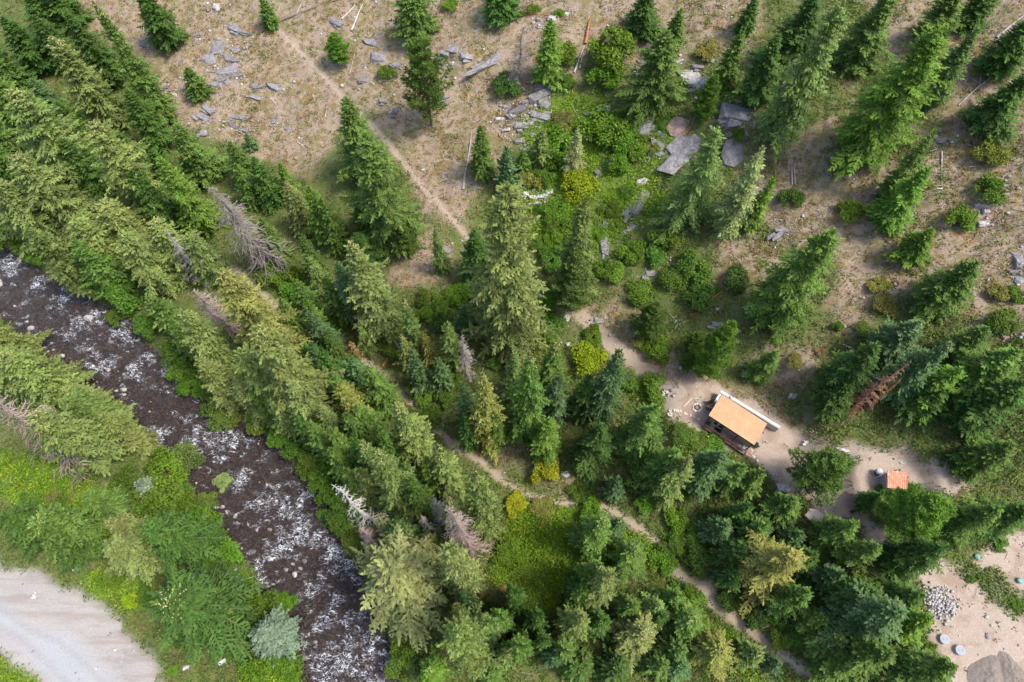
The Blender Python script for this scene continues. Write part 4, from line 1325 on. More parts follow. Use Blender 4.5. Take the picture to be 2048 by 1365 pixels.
# tile, centre x y, width, height, turn (image degrees, clockwise), colour, flatness
ROCKT = """
A 1400 190 130 60 20 g
A 1150 215 45 45 0 g
A 1270 235 40 30 0 g
A 1285 290 90 115 40 g
A 1240 355 85 75 0 g
A 1345 345 95 55 40 g
A 1330 410 95 85 0 g
A 1300 465 80 60 10 g
A 1260 492 65 50 0 g
A 1335 482 45 40 0 g
A 1520 515 75 42 -10 g
A 1595 505 75 50 10 g
A 1490 570 80 38 20 g
A 1220 645 95 62 40 g
A 1188 692 85 50 30 g
A 1185 780 52 62 0 g
A 1365 740 65 36 30 d
A 1430 765 55 30 20 g
A 1390 690 95 32 15 g
A 1600 715 28 42 0 g
A 1690 755 42 30 0 g
A 1265 50 55 62 30 p
A 1960 135 105 62 30 g
A 840 250 45 75 0 d
A 930 240 120 80 10 d
A 1060 370 30 40 20 d
A 970 515 40 25 0 d
A 1080 525 45 30 0 g
A 1015 550 35 25 0 p
B 245 345 115 92 5 g
B 160 465 55 52 0 g
B 190 245 72 60 0 g
B 350 380 55 52 0 g
B 590 370 75 82 0 g
B 680 300 85 62 10 g
B 760 340 65 75 0 g
B 680 385 42 42 0 g
B 845 390 180 78 -38 g
B 935 335 85 62 -30 g
B 1182 122 42 42 0 g
B 1190 560 115 100 -40 g
B 1060 640 95 62 -20 d
B 1030 672 52 62 0 g
B 1190 685 115 72 20 g
B 1225 620 72 92 -60 g
B 1082 745 75 72 0 g
B 1072 822 52 42 0 g
B 960 700 82 32 0 p
B 270 597 42 52 0 g
B 340 657 32 52 0 d
B 630 580 42 42 0 g
B 1565 635 62 82 10 p
B 1470 665 72 42 0 g
B 1820 760 115 120 20 g
B 1870 840 95 75 40 g
B 1755 925 100 72 0 g
B 1790 380 52 62 0 d
B 1775 432 60 40 0 w
B 1530 1012 42 62 0 g
B 1800 1062 72 42 -20 p
B 1775 1180 140 62 -50 g
B 1705 1230 105 42 -60 g
B 1290 1016 40 40 0 g
B 1602 930 45 60 0 g
B 1340 80 40 30 0 p
B 1275 112 60 45 0 p
B 1730 1335 62 52 0 g
B 1572 1320 42 85 0 g
B 1095 1140 52 40 0 w
B 1140 1152 50 35 10 w
B 1190 1150 60 40 0 w
B 1245 1130 52 30 0 w
B 1160 1188 66 28 0 p
B 1218 1180 40 30 0 w
B 1110 870 40 40 0 g
B 1250 520 50 50 0 g
C 85 440 125 130 10 p
C 180 480 90 92 -20 g
C 20 372 62 60 0 p
C 198 350 52 52 0 g
C 370 665 150 175 10 g
C 432 580 80 90 0 g
C 55 880 240 260 -30 g
C 370 910 125 175 10 g
C 50 735 130 120 -30 r
C 330 790 42 32 0 g
C 980 1030 52 32 0 g
C 1572 820 52 42 0 g
C 1060 965 52 78 0 d
C 1790 1210 82 42 10 g
C 1825 1240 42 40 0 p
C 1820 1300 62 55 0 p
C 1935 1090 42 32 0 g
C 630 1352 70 40 0 g
B 1785 800 60 45 20 g
B 1840 700 55 45 -20 g
B 1890 790 60 50 40 g
B 1800 860 60 40 10 g
B 1900 900 55 40 0 g
B 1720 870 40 35 0 g
B 1840 900 50 40 30 g
B 1760 740 45 40 0 p
B 1130 720 50 40 10 g
B 1000 620 45 35 0 g
B 1110 600 55 40 -30 g
B 990 760 40 30 0 p
B 1150 790 42 34 0 g
C 140 400 60 50 10 g
C 120 520 60 40 -20 g
C 300 720 60 50 0 g
C 420 800 50 60 0 g
A 1380 300 50 36 20 g
A 1290 420 48 40 0 g
A 1380 440 60 40 15 g
A 1240 420 45 30 0 g
E 1565 135 42 165 5 g
E 1572 18 42 42 0 g
E 1710 22 62 55 -30 g
E 1835 295 62 52 0 g
E 1985 240 62 52 0 d
E 1345 558 40 52 40 p
E 1535 568 58 45 0 g
E 1350 700 32 42 0 p
E 1920 985 34 26 0 w
E 640 155 60 40 30 g
F 620 65 95 62 -35 g
F 695 1005 52 42 0 p
F 2030 200 60 115 0 g
F 1995 280 60 40 0 d
F 2030 330 50 50 0 g
F 1125 632 32 26 0 g
F 1940 660 34 26 0 r
F 775 1277 28 24 0 w
F 1000 1320 60 36 20 p
F 260 590 75 40 10 g
F 70 845 50 30 0 g
G 450 700 34 34 0 w
G 1300 1250 52 46 -30 w
G 1085 1280 32 28 0 w
G 200 865 28 40 30 w
G 375 705 40 36 0 g
G 290 308 52 42 0 g
G 215 318 46 24 0 p
G 1490 805 32 60 10 p
G 570 1283 30 20 0 p
H 1345 155 50 42 0 p
I 1338 85 32 36 0 p
I 630 232 50 50 0 p
I 665 240 42 42 0 p
I 1520 845 40 36 0 d
"""
RIVT = """
D 530 565 52 46 0 p
D 195 620 42 32 -20 p
D 220 695 44 26 0 p
D 375 780 36 26 0 p
D 645 865 30 30 0 p
D 735 975 38 30 0 p
D 735 1005 32 18 0 p
D 775 1077 26 20 0 p
D 0 362 60 60 0 p
D 690 982 26 18 0 p
D 345 315 34 32 0 g
D 105 490 22 18 0 p
D 315 705 22 16 0 p
D 402 830 22 16 0 p
D 170 580 24 16 0 p
D 590 960 18 16 0 p
D 600 660 24 18 0 g
D 1160 1245 46 38 0 d
D 655 700 30 24 0 g
D 560 745 34 26 0 d
D 1420 1120 30 26 0 d
D 330 745 22 18 0 p
D 290 750 18 14 0 p
D 890 1105 20 16 0 p
D 250 880 26 18 0 g
G 1310 345 26 20 0 p
G 1390 400 26 42 20 p
G 1680 710 26 26 0 g
G 1730 738 26 40 0 p
G 1785 660 32 32 0 d
G 1762 706 28 24 0 g
G 1480 605 44 30 0 d
G 1720 680 26 20 0 p
G 1345 550 26 18 0 p
G 1510 480 18 22 0 p
G 1585 480 30 24 0 g
G 1890 960 30 26 0 d
G 1750 560 26 20 0 g
G 1560 790 30 22 0 g
G 1790 1220 34 26 0 d
G 1700 1290 30 26 0 g
G 1850 1130 26 20 0 g
G 1400 900 0 0 0 g
"""
ROCK_POS = []
def put_rock(ln, name, cat, group, protos, sink, flat):
    q = ln.split(); t = q[0]; cx, cy = full(t, float(q[1]), float(q[2])); w = float(q[3]) / 2.923; h = float(q[4]) / 2.923
    if w == 0: return
    x, y, z = [float(v[0]) for v in ground_at(np.array([cx]), np.array([cy]), above=0.05)]
    k = depth(x, y, z) / F_PX; kk = 1.12 if cat == 'river stone' else 1.55; a = 0.5 * w * k * kk; b = 0.5 * h * k * kk; hz = min(a, b) * flat * _rt.uniform(0.8, 1.2)
    hz = min(hz, 0.8)
    zz = float(height(np.array([x]), np.array([y]))[0])
    if cat == 'river stone': zz = -0.02
    slope = 0.2 if y > 55 else 0.1
    o = obj(name, _rt.choice(protos), None, (x, y, zz + hz * (0.5 - sink)), (slope * _rt.uniform(0.3, 1.2), _rt.uniform(-0.12, 0.12), -R(float(q[5])) + _rt.uniform(-0.1, 0.1)), (a, b, hz))
    base, cw = ROCK_COL[q[6]]; j = _rt.uniform(0.86, 1.14); o.color = (*[c * j for c in base], 1)
    big = max(w, h)
    size = 'large' if big > 38 else ('small' if big < 17 else '')
    shape = 'slab' if (max(w, h) / min(w, h) > 1.7 or big > 45) else ('boulder' if cat != 'river stone' else 'stone')
    reg(o, cx, cy, ' '.join(s for s in (size, cw, 'rock' if shape == 'slab' else '', shape) if s), cat, group)
    ROCK_POS.append((x, y, max(a, b)))
for ln in ROCKT.strip().splitlines(): put_rock(ln, 'boulder', 'rock', 'boulders and rock slabs on the hillside', ROCKS, 0.50, 0.62)
for ln in RIVT.strip().splitlines(): put_rock(ln, 'river_stone', 'river stone', 'stones standing out of the rapids', COBBLES, 0.28, 0.75)

LOG_COL = {'w': ((0.50, 0.445, 0.39), 'bleached'), 'g': ((0.33, 0.29, 0.27), 'grey'), 'b': ((0.17, 0.135, 0.115), 'dark brown'), 'r': ((0.36, 0.16, 0.075), 'rusty'), 't': ((0.42, 0.31, 0.22), 'tan')}
# tile, butt x y, tip x y, butt diameter (m), colour, number of branch stubs
LOGT = """
B 70 440 120 270 0.18 g 3
B 85 185 155 25 0.34 w 2
B 30 115 110 35 0.30 w 2
B 550 105 615 38 0.22 t 1
B 1410 120 1595 5 0.16 g 1
B 1385 430 1447 272 0.34 w 0
B 1418 400 1440 310 0.22 w 0
B 1450 260 1483 110 0.5 r 3
B 1280 470 1415 685 0.18 t 0
B 742 1110 785 770 0.42 g 0
B 850 1105 600 1040 0.22 g 26
B 1250 685 1262 585 0.26 w 0
B 1120 85 1255 92 0.26 r 1
B 1430 640 1482 600 0.2 w 1
B 1010 70 1110 40 0.14 b 6
B 920 570 945 530 0.12 w 0
B 770 655 800 625 0.12 w 0
A 1650 125 1985 0 0.34 b 9
A 1580 570 1645 662 0.14 w 0
A 1740 835 1805 885 0.16 w 5
A 1735 82 1765 25 0.2 w 2
A 1830 555 1842 602 0.14 w 0
A 1660 480 1720 530 0.12 t 2
A 1900 690 1915 620 0.14 w 4
A 1440 270 1460 330 0.1 w 0
C 1790 380 1792 590 0.22 g 3
C 1660 620 1920 395 0.24 g 8
C 1885 225 2050 88 0.42 g 4
C 1560 890 1568 1135 0.2 w 10
C 688 1085 690 945 0.2 g 0
C 706 1085 704 948 0.18 t 0
C 580 655 640 725 0.12 w 4
C 1040 1165 1090 1120 0.14 t 3
C 1920 455 2040 372 0.3 b 3
C 60 800 120 700 0.3 r 4
C 1560 1220 1600 1170 0.12 w 1
E 400 152 512 112 0.3 t 2
E 430 92 522 40 0.2 t 2
E 265 832 332 738 0.5 r 1
E 700 302 752 250 0.16 g 5
E 848 868 872 790 0.14 w 1
E 780 925 768 855 0.5 g 0
E 1940 520 2020 610 0.14 w 6
E 1690 1230 1600 1150 0.3 r 9
E 1700 590 1650 560 0.12 t 1
F 190 452 372 330 0.2 r 2
F 892 880 868 1000 0.12 g 6
F 800 1030 852 1112 0.16 w 0
F 60 545 150 510 0.2 r 6
F 720 130 800 70 0.24 t 3
F 1040 730 990 700 0.18 w 4
F 1660 80 1700 150 0.12 w 2
F 1420 310 1520 235 0.12 t 1
F 410 650 380 640 0.12 w 1
H 1600 110 1690 40 0.14 r 2
I 1690 150 1812 152 0.12 w 0
I 1700 160 1800 165 0.12 w 0
I 1710 142 1790 140 0.1 t 0
I 1040 270 1000 250 0.2 b 2
I 1830 560 1920 520 0.24 b 3
I 110 720 185 655 0.1 w 5
I 50 930 110 905 0.1 g 3
G 60 200 75 120 0.2 g 2
G 1290 440 1330 455 0.1 w 2
G 1300 210 1260 150 0.12 g 8
D 1060 160 1150 300 0.26 w 0
D 980 70 1030 140 0.24 w 0
"""
for ln in LOGT.strip().splitlines():
    q = ln.split(); t = q[0]; a = full(t, float(q[1]), float(q[2])); b = full(t, float(q[3]), float(q[4])); d = float(q[5]); nb = int(q[7]); col, cw = LOG_COL[q[6]]
    xs, ys, zs = ground_at(np.linspace(a[0], b[0], 9), np.linspace(a[1], b[1], 9))
    P = np.stack([xs, ys, zs], 1); o0 = P[0].copy(); Q = P - o0; L = np.linalg.norm(Q[-1])
    # a log is stiff: keep it near the straight line from butt to tip
    lin = Q[0] + (Q[-1] - Q[0]) * np.linspace(0, 1, 9)[:, None]; gap = np.max(Q[:, 2] - lin[:, 2]) * 0.6
    Q = lin + np.array([0, 0, gap]) ; Q[:, :2] += np.stack([np.sin(np.linspace(0, 5, 9) + d * 40), np.cos(np.linspace(0, 4, 9) + d * 70)], 1) * 0.012 * L; Q[:, 2] += d * 0.35
    m = BM(); m.tube([tuple(v) for v in Q], [d * 0.5 * (1 - 0.72 * k / 8) * (1 + 0.08 * math.sin(k * 2.3)) for k in range(9)], 7)
    ax = unit(Q[-1] - Q[0]); lat = unit(np.cross(ax, [0, 0, 1.0]))
    for k in range(nb):
        f = _rt.uniform(0.25, 0.98); i = min(int(f * 8), 7); p = Q[i] + (Q[i + 1] - Q[i]) * (f * 8 - i)
        ln_ = (0.35 + 0.9 * (nb > 5)) * _rt.uniform(0.5, 1.2); dr = unit(lat * _rt.choice([-1, 1]) + ax * _rt.uniform(0.2, 0.9) + np.array([0, 0, _rt.uniform(-0.1, 0.6)])) * ln_
        m.tube([tuple(p), tuple(p + dr * 0.6 + np.array([0, 0, 0.03])), tuple(p + dr)], [0.03 + d * 0.06, 0.022, 0.008], 4, False)
    me = m.mesh('fallen_log', M_DEADWOOD)
    o = obj('fallen_log', me, None, tuple(o0), color=col)
    size = 'thick' if d >= 0.3 else ('thin' if d <= 0.14 else '')
    branchy = ' with side branches' if nb >= 5 else ''
    cx, cy = (a[0] + b[0]) / 2, (a[1] + b[1]) / 2
    reg(o, cx, cy, ' '.join(s for s in (size, cw, 'fallen log') if s) + branchy, 'log', 'fallen logs and poles')

# ------------------------------------------------------------------ the cabin, its yard, the shed and the dirt lot
def roof_mat(name, col):
    """painted sheet metal, faded in patches, with a thin litter of needles and a few stains"""
    m, nt = new_mat(name); b = NB(nt); co = b.objc()
    c = b.ramp(b.noise(0.8, 5, 0.65, co), [(0.3, tuple(q * 0.86 for q in col)), (0.5, col), (0.7, tuple(min(1, q * 1.12 + 0.015) for q in col))])
    mp = b.n('ShaderNodeMapping'); mp.inputs['Scale'].default_value = (2.2, 0.35, 1.0); b.link(co, mp.inputs[0])
    c = b.mix(b.rng(b.noise(2.2, 4, 0.65, mp.outputs[0]), 0.5, 0.7, 0, 0.35), c, tuple(q * 0.68 for q in col))
    c = b.mix(b.rng(b.noise(7.0, 4, 0.75, co), 0.62, 0.70, 0, 0.55), c, (0.16, 0.095, 0.05))
    b.out(b.bsdf(c, b.rng(b.noise(3, 3, 0.6, co), 0.3, 0.7, 0.38, 0.62), b.bump(b.noise(6, 3, 0.6, co), 0.05, 0.02), 0.4)); MATS[name] = m; return m
M_ROOF = roof_mat('orange_metal_roof', (0.52, 0.268, 0.135))
M_ROOF2 = roof_mat('shed_metal_roof', (0.52, 0.14, 0.05))
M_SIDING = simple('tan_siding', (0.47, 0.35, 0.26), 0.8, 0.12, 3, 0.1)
M_GREYSIDE = simple('grey_siding', (0.30, 0.265, 0.245), 0.8, 0.10, 3, 0.1)
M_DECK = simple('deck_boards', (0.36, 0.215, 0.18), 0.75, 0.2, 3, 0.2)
M_BEAM = simple('stained_beams', (0.10, 0.045, 0.03), 0.6, 0.2, 5, 0.1)
M_WHITE = simple('white_trim', (0.55, 0.55, 0.55), 0.5, 0.04, 5, 0.03)
M_GLASS = simple('window_glass', (0.012, 0.013, 0.016), 0.08, 0.2, 2, 0.0, 0.6)
M_CONC = simple('concrete', (0.44, 0.435, 0.43), 0.85, 0.12, 3, 0.2)
M_CONCW = simple('white_concrete', (0.54, 0.53, 0.52), 0.8, 0.06, 3, 0.15)
M_BLACK = simple('black_metal', (0.02, 0.02, 0.022), 0.5, 0.2, 5, 0.05)
M_CHAIR = simple('brown_chair_wood', (0.12, 0.075, 0.055), 0.7, 0.2, 5, 0.1)
M_TEAL = simple('teal_enamel', (0.17, 0.33, 0.30), 0.3, 0.06, 4, 0.02, 0.5)
M_DKGREEN = simple('dark_green_fabric', (0.025, 0.06, 0.05), 0.85, 0.2, 9, 0.2)
M_STONE = simple('pale_flagstone', (0.42, 0.37, 0.33), 0.9, 0.18, 2.5, 0.3, world_co=True)
M_STONEW = simple('white_flagstone', (0.54, 0.48, 0.41), 0.9, 0.14, 2.5, 0.3, world_co=True)
M_GREEND = simple('green_plastic_lid', (0.13, 0.30, 0.235), 0.45, 0.08, 4, 0.03, 0.4)
M_GRAVEL = simple('grey_gravel', (0.19, 0.158, 0.132), 0.95, 0.45, 5, 0.9, world_co=True)
M_RUBBLE = simple('white_rubble', (0.39, 0.37, 0.35), 0.9, 0.2, 6, 0.4)
M_FUR = simple('black_fur', (0.012, 0.010, 0.011), 0.75, 0.4, 12, 0.3)
M_TYRE = simple('worn_rubber', (0.05, 0.046, 0.045), 0.85, 0.3, 8, 0.2)
M_POT = simple('terracotta', (0.35, 0.16, 0.09), 0.8, 0.1, 5, 0.1)
M_ASH = simple('ash', (0.28, 0.20, 0.155), 0.95, 0.3, 8, 0.4)
M_BLUE = simple('dark_blue_plastic', (0.02, 0.05, 0.16), 0.4, 0.1, 5, 0.03)

CAB = (24.78, 27.90, ZC); CAB_A = R(-36.9)
cab = empty('cabin', CAB, CAB_A)          # local: x along the deck front, y towards the hill, z from the yard
tag(cab, 'small cabin with bright orange metal roof and front deck', 'cabin')
LU, DEPTH_V, WV = 6.15, 4.05, 1.20        # deck length, back of the house, front wall line
DZ = 0.45
BM().box(0.12, LU - 0.12, 0.15, DEPTH_V - 0.1, -0.2, DZ - 0.09).make('foundation', M_BEAM, cab)
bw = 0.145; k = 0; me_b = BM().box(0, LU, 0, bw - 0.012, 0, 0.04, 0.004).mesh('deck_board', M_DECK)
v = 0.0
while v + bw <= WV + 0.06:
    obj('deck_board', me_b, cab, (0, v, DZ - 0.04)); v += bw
BM().box(-0.03, LU + 0.03, -0.045, -0.002, DZ - 0.24, DZ - 0.005).make('deck_fascia', M_BEAM, cab)
# walls with lapped siding
def lapped(m, x0, x1, yface, z0, z1, n, axis='y', sgn=-1):
    for i in range(n):
        a = z0 + (z1 - z0) * i / n; b2 = z0 + (z1 - z0) * (i + 1) / n
        if axis == 'y': m.add([(x0, yface, a), (x1, yface, a), (x1, yface + sgn * 0.025, a), (x0, yface + sgn * 0.025, a), (x0, yface, b2), (x1, yface, b2)], [(3, 2, 5, 4), (0, 1, 2, 3), (0, 3, 4), (1, 5, 2)])
        else: m.add([(yface, x0, a), (yface, x1, a), (yface + sgn * 0.025, x1, a), (yface + sgn * 0.025, x0, a), (yface, x0, b2), (yface, x1, b2)], [(3, 2, 5, 4), (0, 1, 2, 3), (0, 3, 4), (1, 5, 2)])
HF, HB = 3.15, 2.75                        # roof underside height at the deck front and at the back
def roof_z(v): return HF + (HB - HF) * (v - 0.62) / 3.66
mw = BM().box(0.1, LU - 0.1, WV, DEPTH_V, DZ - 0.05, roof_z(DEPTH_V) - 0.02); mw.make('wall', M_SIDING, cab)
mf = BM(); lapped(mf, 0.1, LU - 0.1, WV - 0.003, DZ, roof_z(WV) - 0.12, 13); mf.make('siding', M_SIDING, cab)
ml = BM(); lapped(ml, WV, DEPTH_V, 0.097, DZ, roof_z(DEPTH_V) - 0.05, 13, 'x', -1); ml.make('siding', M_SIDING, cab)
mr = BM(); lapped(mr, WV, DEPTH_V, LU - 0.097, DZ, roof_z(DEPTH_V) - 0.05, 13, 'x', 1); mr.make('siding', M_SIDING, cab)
# roof slab, ribs and edge trim
rf = BM(); r0, r1, q0, q1 = -0.30, LU + 0.06, 0.62, 4.28
rv = [(x, y, roof_z(y) + dz) for dz in (0.0, 0.09) for y in (q0, q1) for x in (r0, r1)]
rf.add(rv, [(0, 2, 3, 1), (4, 5, 7, 6), (0, 1, 5, 4), (2, 6, 7, 3), (0, 4, 6, 2), (1, 3, 7, 5)])
roof = rf.make('roof', M_ROOF, cab)
def rib_mesh(q0, q1, zf, mat, w=0.035, hh=0.03):
    m = BM(); m.add([(dx, y, zf(y) + 0.085 + dz) for y in (q0, q1) for dx, dz in ((-w, 0), (-w * 0.5, hh), (w * 0.5, hh), (w, 0))], [(0, 1, 5, 4), (1, 2, 6, 5), (2, 3, 7, 6), (0, 3, 2, 1), (4, 5, 6, 7)]); return m.mesh('roof_rib', mat)
rme = rib_mesh(q0 - 0.005, q1 + 0.005, roof_z, M_ROOF)
for i in range(23): obj('roof_rib', rme, roof, (r0 + 0.05 + (r1 - r0 - 0.1) * i / 22, 0, 0))
BM().box(r0 - 0.02, r1 + 0.02, q0 - 0.03, q0 - 0.004, roof_z(q0) - 0.10, roof_z(q0) + 0.07).make('fascia', M_BEAM, cab)
# posts and railing
for u in (0.0, 2.05, 3.98, 5.98): BM().box(u - 0.06, u + 0.06, 0.66, 0.78, DZ - 0.3, roof_z(0.72) + 0.01).make('post', M_BEAM, cab)
PU = [0.07, 2.2, 4.15, 6.06]
for u in PU: BM().box(u - 0.045, u + 0.045, 0.03, 0.12, DZ - 0.3, DZ + 0.925).make('railing_post', M_BEAM, cab)
for i in range(3):
    ra = empty('railing', (0, 0, 0)); ra.parent = cab
    u0, u1 = PU[i] + 0.047, PU[i + 1] - 0.047
    BM().box(u0, u1, 0.03, 0.12, DZ + 0.93, DZ + 0.97).make('top_rail', M_BEAM, ra)
    for zz in (0.15, 0.36, 0.56, 0.75): BM().box(u0, u1, 0.062, 0.088, DZ + zz, DZ + zz + 0.025).make('rail', M_BEAM, ra)
# french doors
def local(px, py, z):   # photograph point at height z above the yard, in cabin coordinates
    x, y = on_plane(px, py, ZC + z); dx, dy = float(x) - CAB[0], float(y) - CAB[1]; c, s = math.cos(-CAB_A), math.sin(-CAB_A)
    return dx * c - dy * s, dx * s + dy * c
dr = empty('french_door', (0.62, WV - 0.03, DZ)); dr.parent = cab
BM().box(0, 0.08, -0.05, 0.02, 0, 2.1).box(1.52, 1.6, -0.05, 0.02, 0, 2.1).box(0.082, 1.518, -0.05, 0.02, 2.02, 2.1).box(0.082, 1.518, -0.06, 0.02, 0, 0.05).make('door_frame', M_WHITE, dr)
for i in range(2):
    x0 = 0.085 + i * 0.72
    BM().box(x0, x0 + 0.12, -0.035, 0.01, 0.055, 2.015).box(x0 + 0.59, x0 + 0.71, -0.035, 0.01, 0.055, 2.015).box(x0 + 0.122, x0 + 0.588, -0.035, 0.01, 0.055, 0.3).box(x0 + 0.122, x0 + 0.588, -0.035, 0.01, 1.9, 2.015).box(x0 + 0.122, x0 + 0.588, -0.033, 0.008, 1.05, 1.16).make('door_leaf', M_WHITE, dr)
    BM().box(x0 + 0.122, x0 + 0.588, -0.02, 0.0, 0.302, 1.898).make('door_pane', M_GLASS, dr)
BM().tube([(0.76, -0.08, 1.0), (0.76, -0.06, 1.12)], 0.02, 6).make('handle', M_BLACK, dr)
for (u0, u1) in ((2.83, 3.87), (4.43, 5.47)):
    wdw = empty('window', (u0, WV - 0.03, DZ + 1.15)); wdw.parent = cab; w = u1 - u0
    BM().box(0, w, -0.045, 0.02, 0, 0.06).box(0, w, -0.045, 0.02, 0.74, 0.8).box(0, 0.06, -0.043, 0.02, 0.062, 0.738).box(w - 0.06, w, -0.043, 0.02, 0.062, 0.738).box(w / 2 - 0.03, w / 2 + 0.03, -0.043, 0.02, 0.062, 0.738).make('window_frame', M_WHITE, wdw)
    for i in range(2): BM().box(0.062 + i * (w / 2 - 0.03), w / 2 - 0.032 + i * (w / 2 - 0.03), -0.02, 0.0, 0.062, 0.738).make('window_pane', M_GLASS, wdw)
# steps at both ends
sl = empty('deck_steps', (-0.02, 0.25, 0)); sl.parent = cab
for i in range(3):
    for j in range(2): BM().box(-0.26 - 0.26 * i + 0.13 * j, -0.26 - 0.26 * i + 0.13 * j + 0.12, 0, 0.95, DZ - 0.14 * (i + 1) - 0.035, DZ - 0.14 * (i + 1)).make('tread', M_DECK, sl)
BM().box(-0.80, 0, 0.04, 0.08, -0.05, 0.02).box(-0.80, 0, 0.87, 0.91, -0.05, 0.02).make('stringer', M_BEAM, sl)
sr = empty('deck_steps', (LU + 0.02, 0.2, 0)); sr.parent = cab
for i in range(3):
    for j in range(2): BM().box(0.01 + 0.26 * i + 0.13 * j, 0.13 + 0.26 * i + 0.13 * j, 0, 1.0, DZ - 0.14 * (i + 1) - 0.035, DZ - 0.14 * (i + 1)).make('tread', M_DECK, sr)
BM().tube([(0.0, 0.02, 1.35), (0.85, 0.02, 0.92), (0.85, 0.02, 0.0)], 0.03, 6).tube([(0.85, 0.02, 0.92), (1.15, -0.28, 0.9)], 0.028, 6).tube([(0.0, 0.98, 1.35), (0.85, 0.98, 0.92), (0.85, 0.98, 0.0)], 0.03, 6).make('handrail', M_BLACK, sr)
def cabw(u, v, z):
    c, s = math.cos(CAB_A), math.sin(CAB_A); return (CAB[0] + u * c - v * s, CAB[1] + u * s + v * c, ZC + z)
tag(BM().box(0, 0.95, 0, 0.5, 0, 0.02, 0.004).make('doormat', M_BLACK, None, loc=cabw(1.30, 0.62, DZ + 0.004), rot=(0, 0, CAB_A)), 'black doormat in front of the white double door', 'doormat')
# dark green folding chair at the left end of the deck
ch = empty('deck_chair', cabw(0.45, 0.42, DZ), CAB_A + 0.6)
BM().box(-0.27, 0.27, -0.25, 0.25, 0.36, 0.40, 0.01).make('seat', M_DKGREEN, ch)
bk = BM(); bk.add([(-0.27, 0.25, 0.38), (0.27, 0.25, 0.38), (0.27, 0.42, 0.85), (-0.27, 0.42, 0.85), (-0.27, 0.28, 0.38), (0.27, 0.28, 0.38), (0.27, 0.45, 0.85), (-0.27, 0.45, 0.85)], [(0, 1, 2, 3), (7, 6, 5, 4), (3, 2, 6, 7), (0, 3, 7, 4), (1, 5, 6, 2)]); bk.make('backrest', M_DKGREEN, ch)
for sx in (-0.24, 0.24):
    for sy in (-0.22, 0.22): BM().tube([(sx, sy, 0), (sx, sy, 0.37)], 0.015, 5).make('leg', M_BLACK, ch)
tag(ch, 'dark green fabric chair at the left end of the deck', 'chair')
# teal kettle grill on the deck
gr = empty('kettle_grill', cabw(5.45, 0.45, DZ), CAB_A)
BM().lathe([(0.05, 0.55), (0.2, 0.58), (0.28, 0.68), (0.30, 0.76)], 16).make('bowl', M_BLACK, gr, True)
BM().lathe([(0.305, 0.765), (0.29, 0.86), (0.22, 0.95), (0.1, 1.0), (0.01, 1.01)], 16).make('lid', M_TEAL, gr, True)
BM().tube([(-0.06, 0, 1.01), (-0.05, 0, 1.06), (0.05, 0, 1.06), (0.06, 0, 1.01)], 0.012, 5).make('handle', M_BLACK, gr)
for kk in range(3): BM().tube([(0.18 * math.cos(kk * 2.09), 0.18 * math.sin(kk * 2.09), 0.6), (0.3 * math.cos(kk * 2.09), 0.3 * math.sin(kk * 2.09), 0)], 0.014, 5).make('leg', M_BLACK, gr)
BM().box(0.32, 0.62, -0.18, 0.18, 0.72, 0.75).make('side_shelf', M_BLACK, gr)
tag(gr, 'round teal kettle grill at the right end of the deck', 'grill')
# retaining wall behind the cabin
rw = empty('retaining_wall', (27.42, 32.46, ZC), R(-35.4)); RL = 8.5
BM().box(0.0, RL, -0.20, 0.20, -0.5, 1.40).make('wall_face', M_CONC, rw)
BM().box(-0.03, RL + 0.03, -0.13, 0.24, 1.403, 1.50, 0.02).make('cap', M_CONCW, rw)
BM().box(0.0, 0.30, -1.6, -0.203, -0.5, 1.22).make('return_wall', M_CONC, rw)
BM().box(-0.02, 0.28, -1.62, -0.22, 1.223, 1.30, 0.02).make('cap', M_CONCW, rw)
BM().lathe([(0.16, 1.503), (0.18, 1.60), (0.12, 1.70), (0.02, 1.73)], 10, 1.45, 0.05).make('vent_cap', M_WHITE, rw, True)
tag(rw, 'long white-capped grey retaining wall behind the cabin', 'retaining wall')
# patio: fire pit, adirondack chairs, flagstones
def gpt(px, py, dz=0.0):
    x, y, z = ground_at(np.array([px]), np.array([py])); return float(x[0]), float(y[0]), float(z[0]) + dz
def zoomA(x, y): return 1320 + x / 15.69, 775 + y / 15.69      # points read off an enlargement of the patio
def zoomB(x, y): return 1400 + x / 13.65, 830 + y / 13.65
px_, py_ = zoomA(1160, 645); fx, fy, fz = gpt(px_, py_)
fp = empty('fire_pit', (fx, fy, fz)); g = np.random.default_rng(77)
for kk in range(9):
    a = kk * 0.698 + g.normal(0, 0.05); o = obj('ring_stone', rock_mesh(200 + kk, 5, 0.05, 2), fp, (0.52 * math.cos(a), 0.52 * math.sin(a), 0.10), (0, 0, a + 1.57), (0.24, 0.17, 0.15)); o.color = (0.62, 0.55, 0.48, 1)
BM().lathe([(0.30, 0.02), (0.30, 0.22), (0.275, 0.22), (0.275, 0.12)], 18).make('steel_ring', M_BLACK, fp)
BM().lathe([(0.27, 0.10), (0.26, 0.125), (0.15, 0.15), (0.01, 0.155)], 14).make('ash_bed', M_ASH, fp, True)
tag(fp, 'round stone fire pit on the patio beside the cabin', 'fire pit')
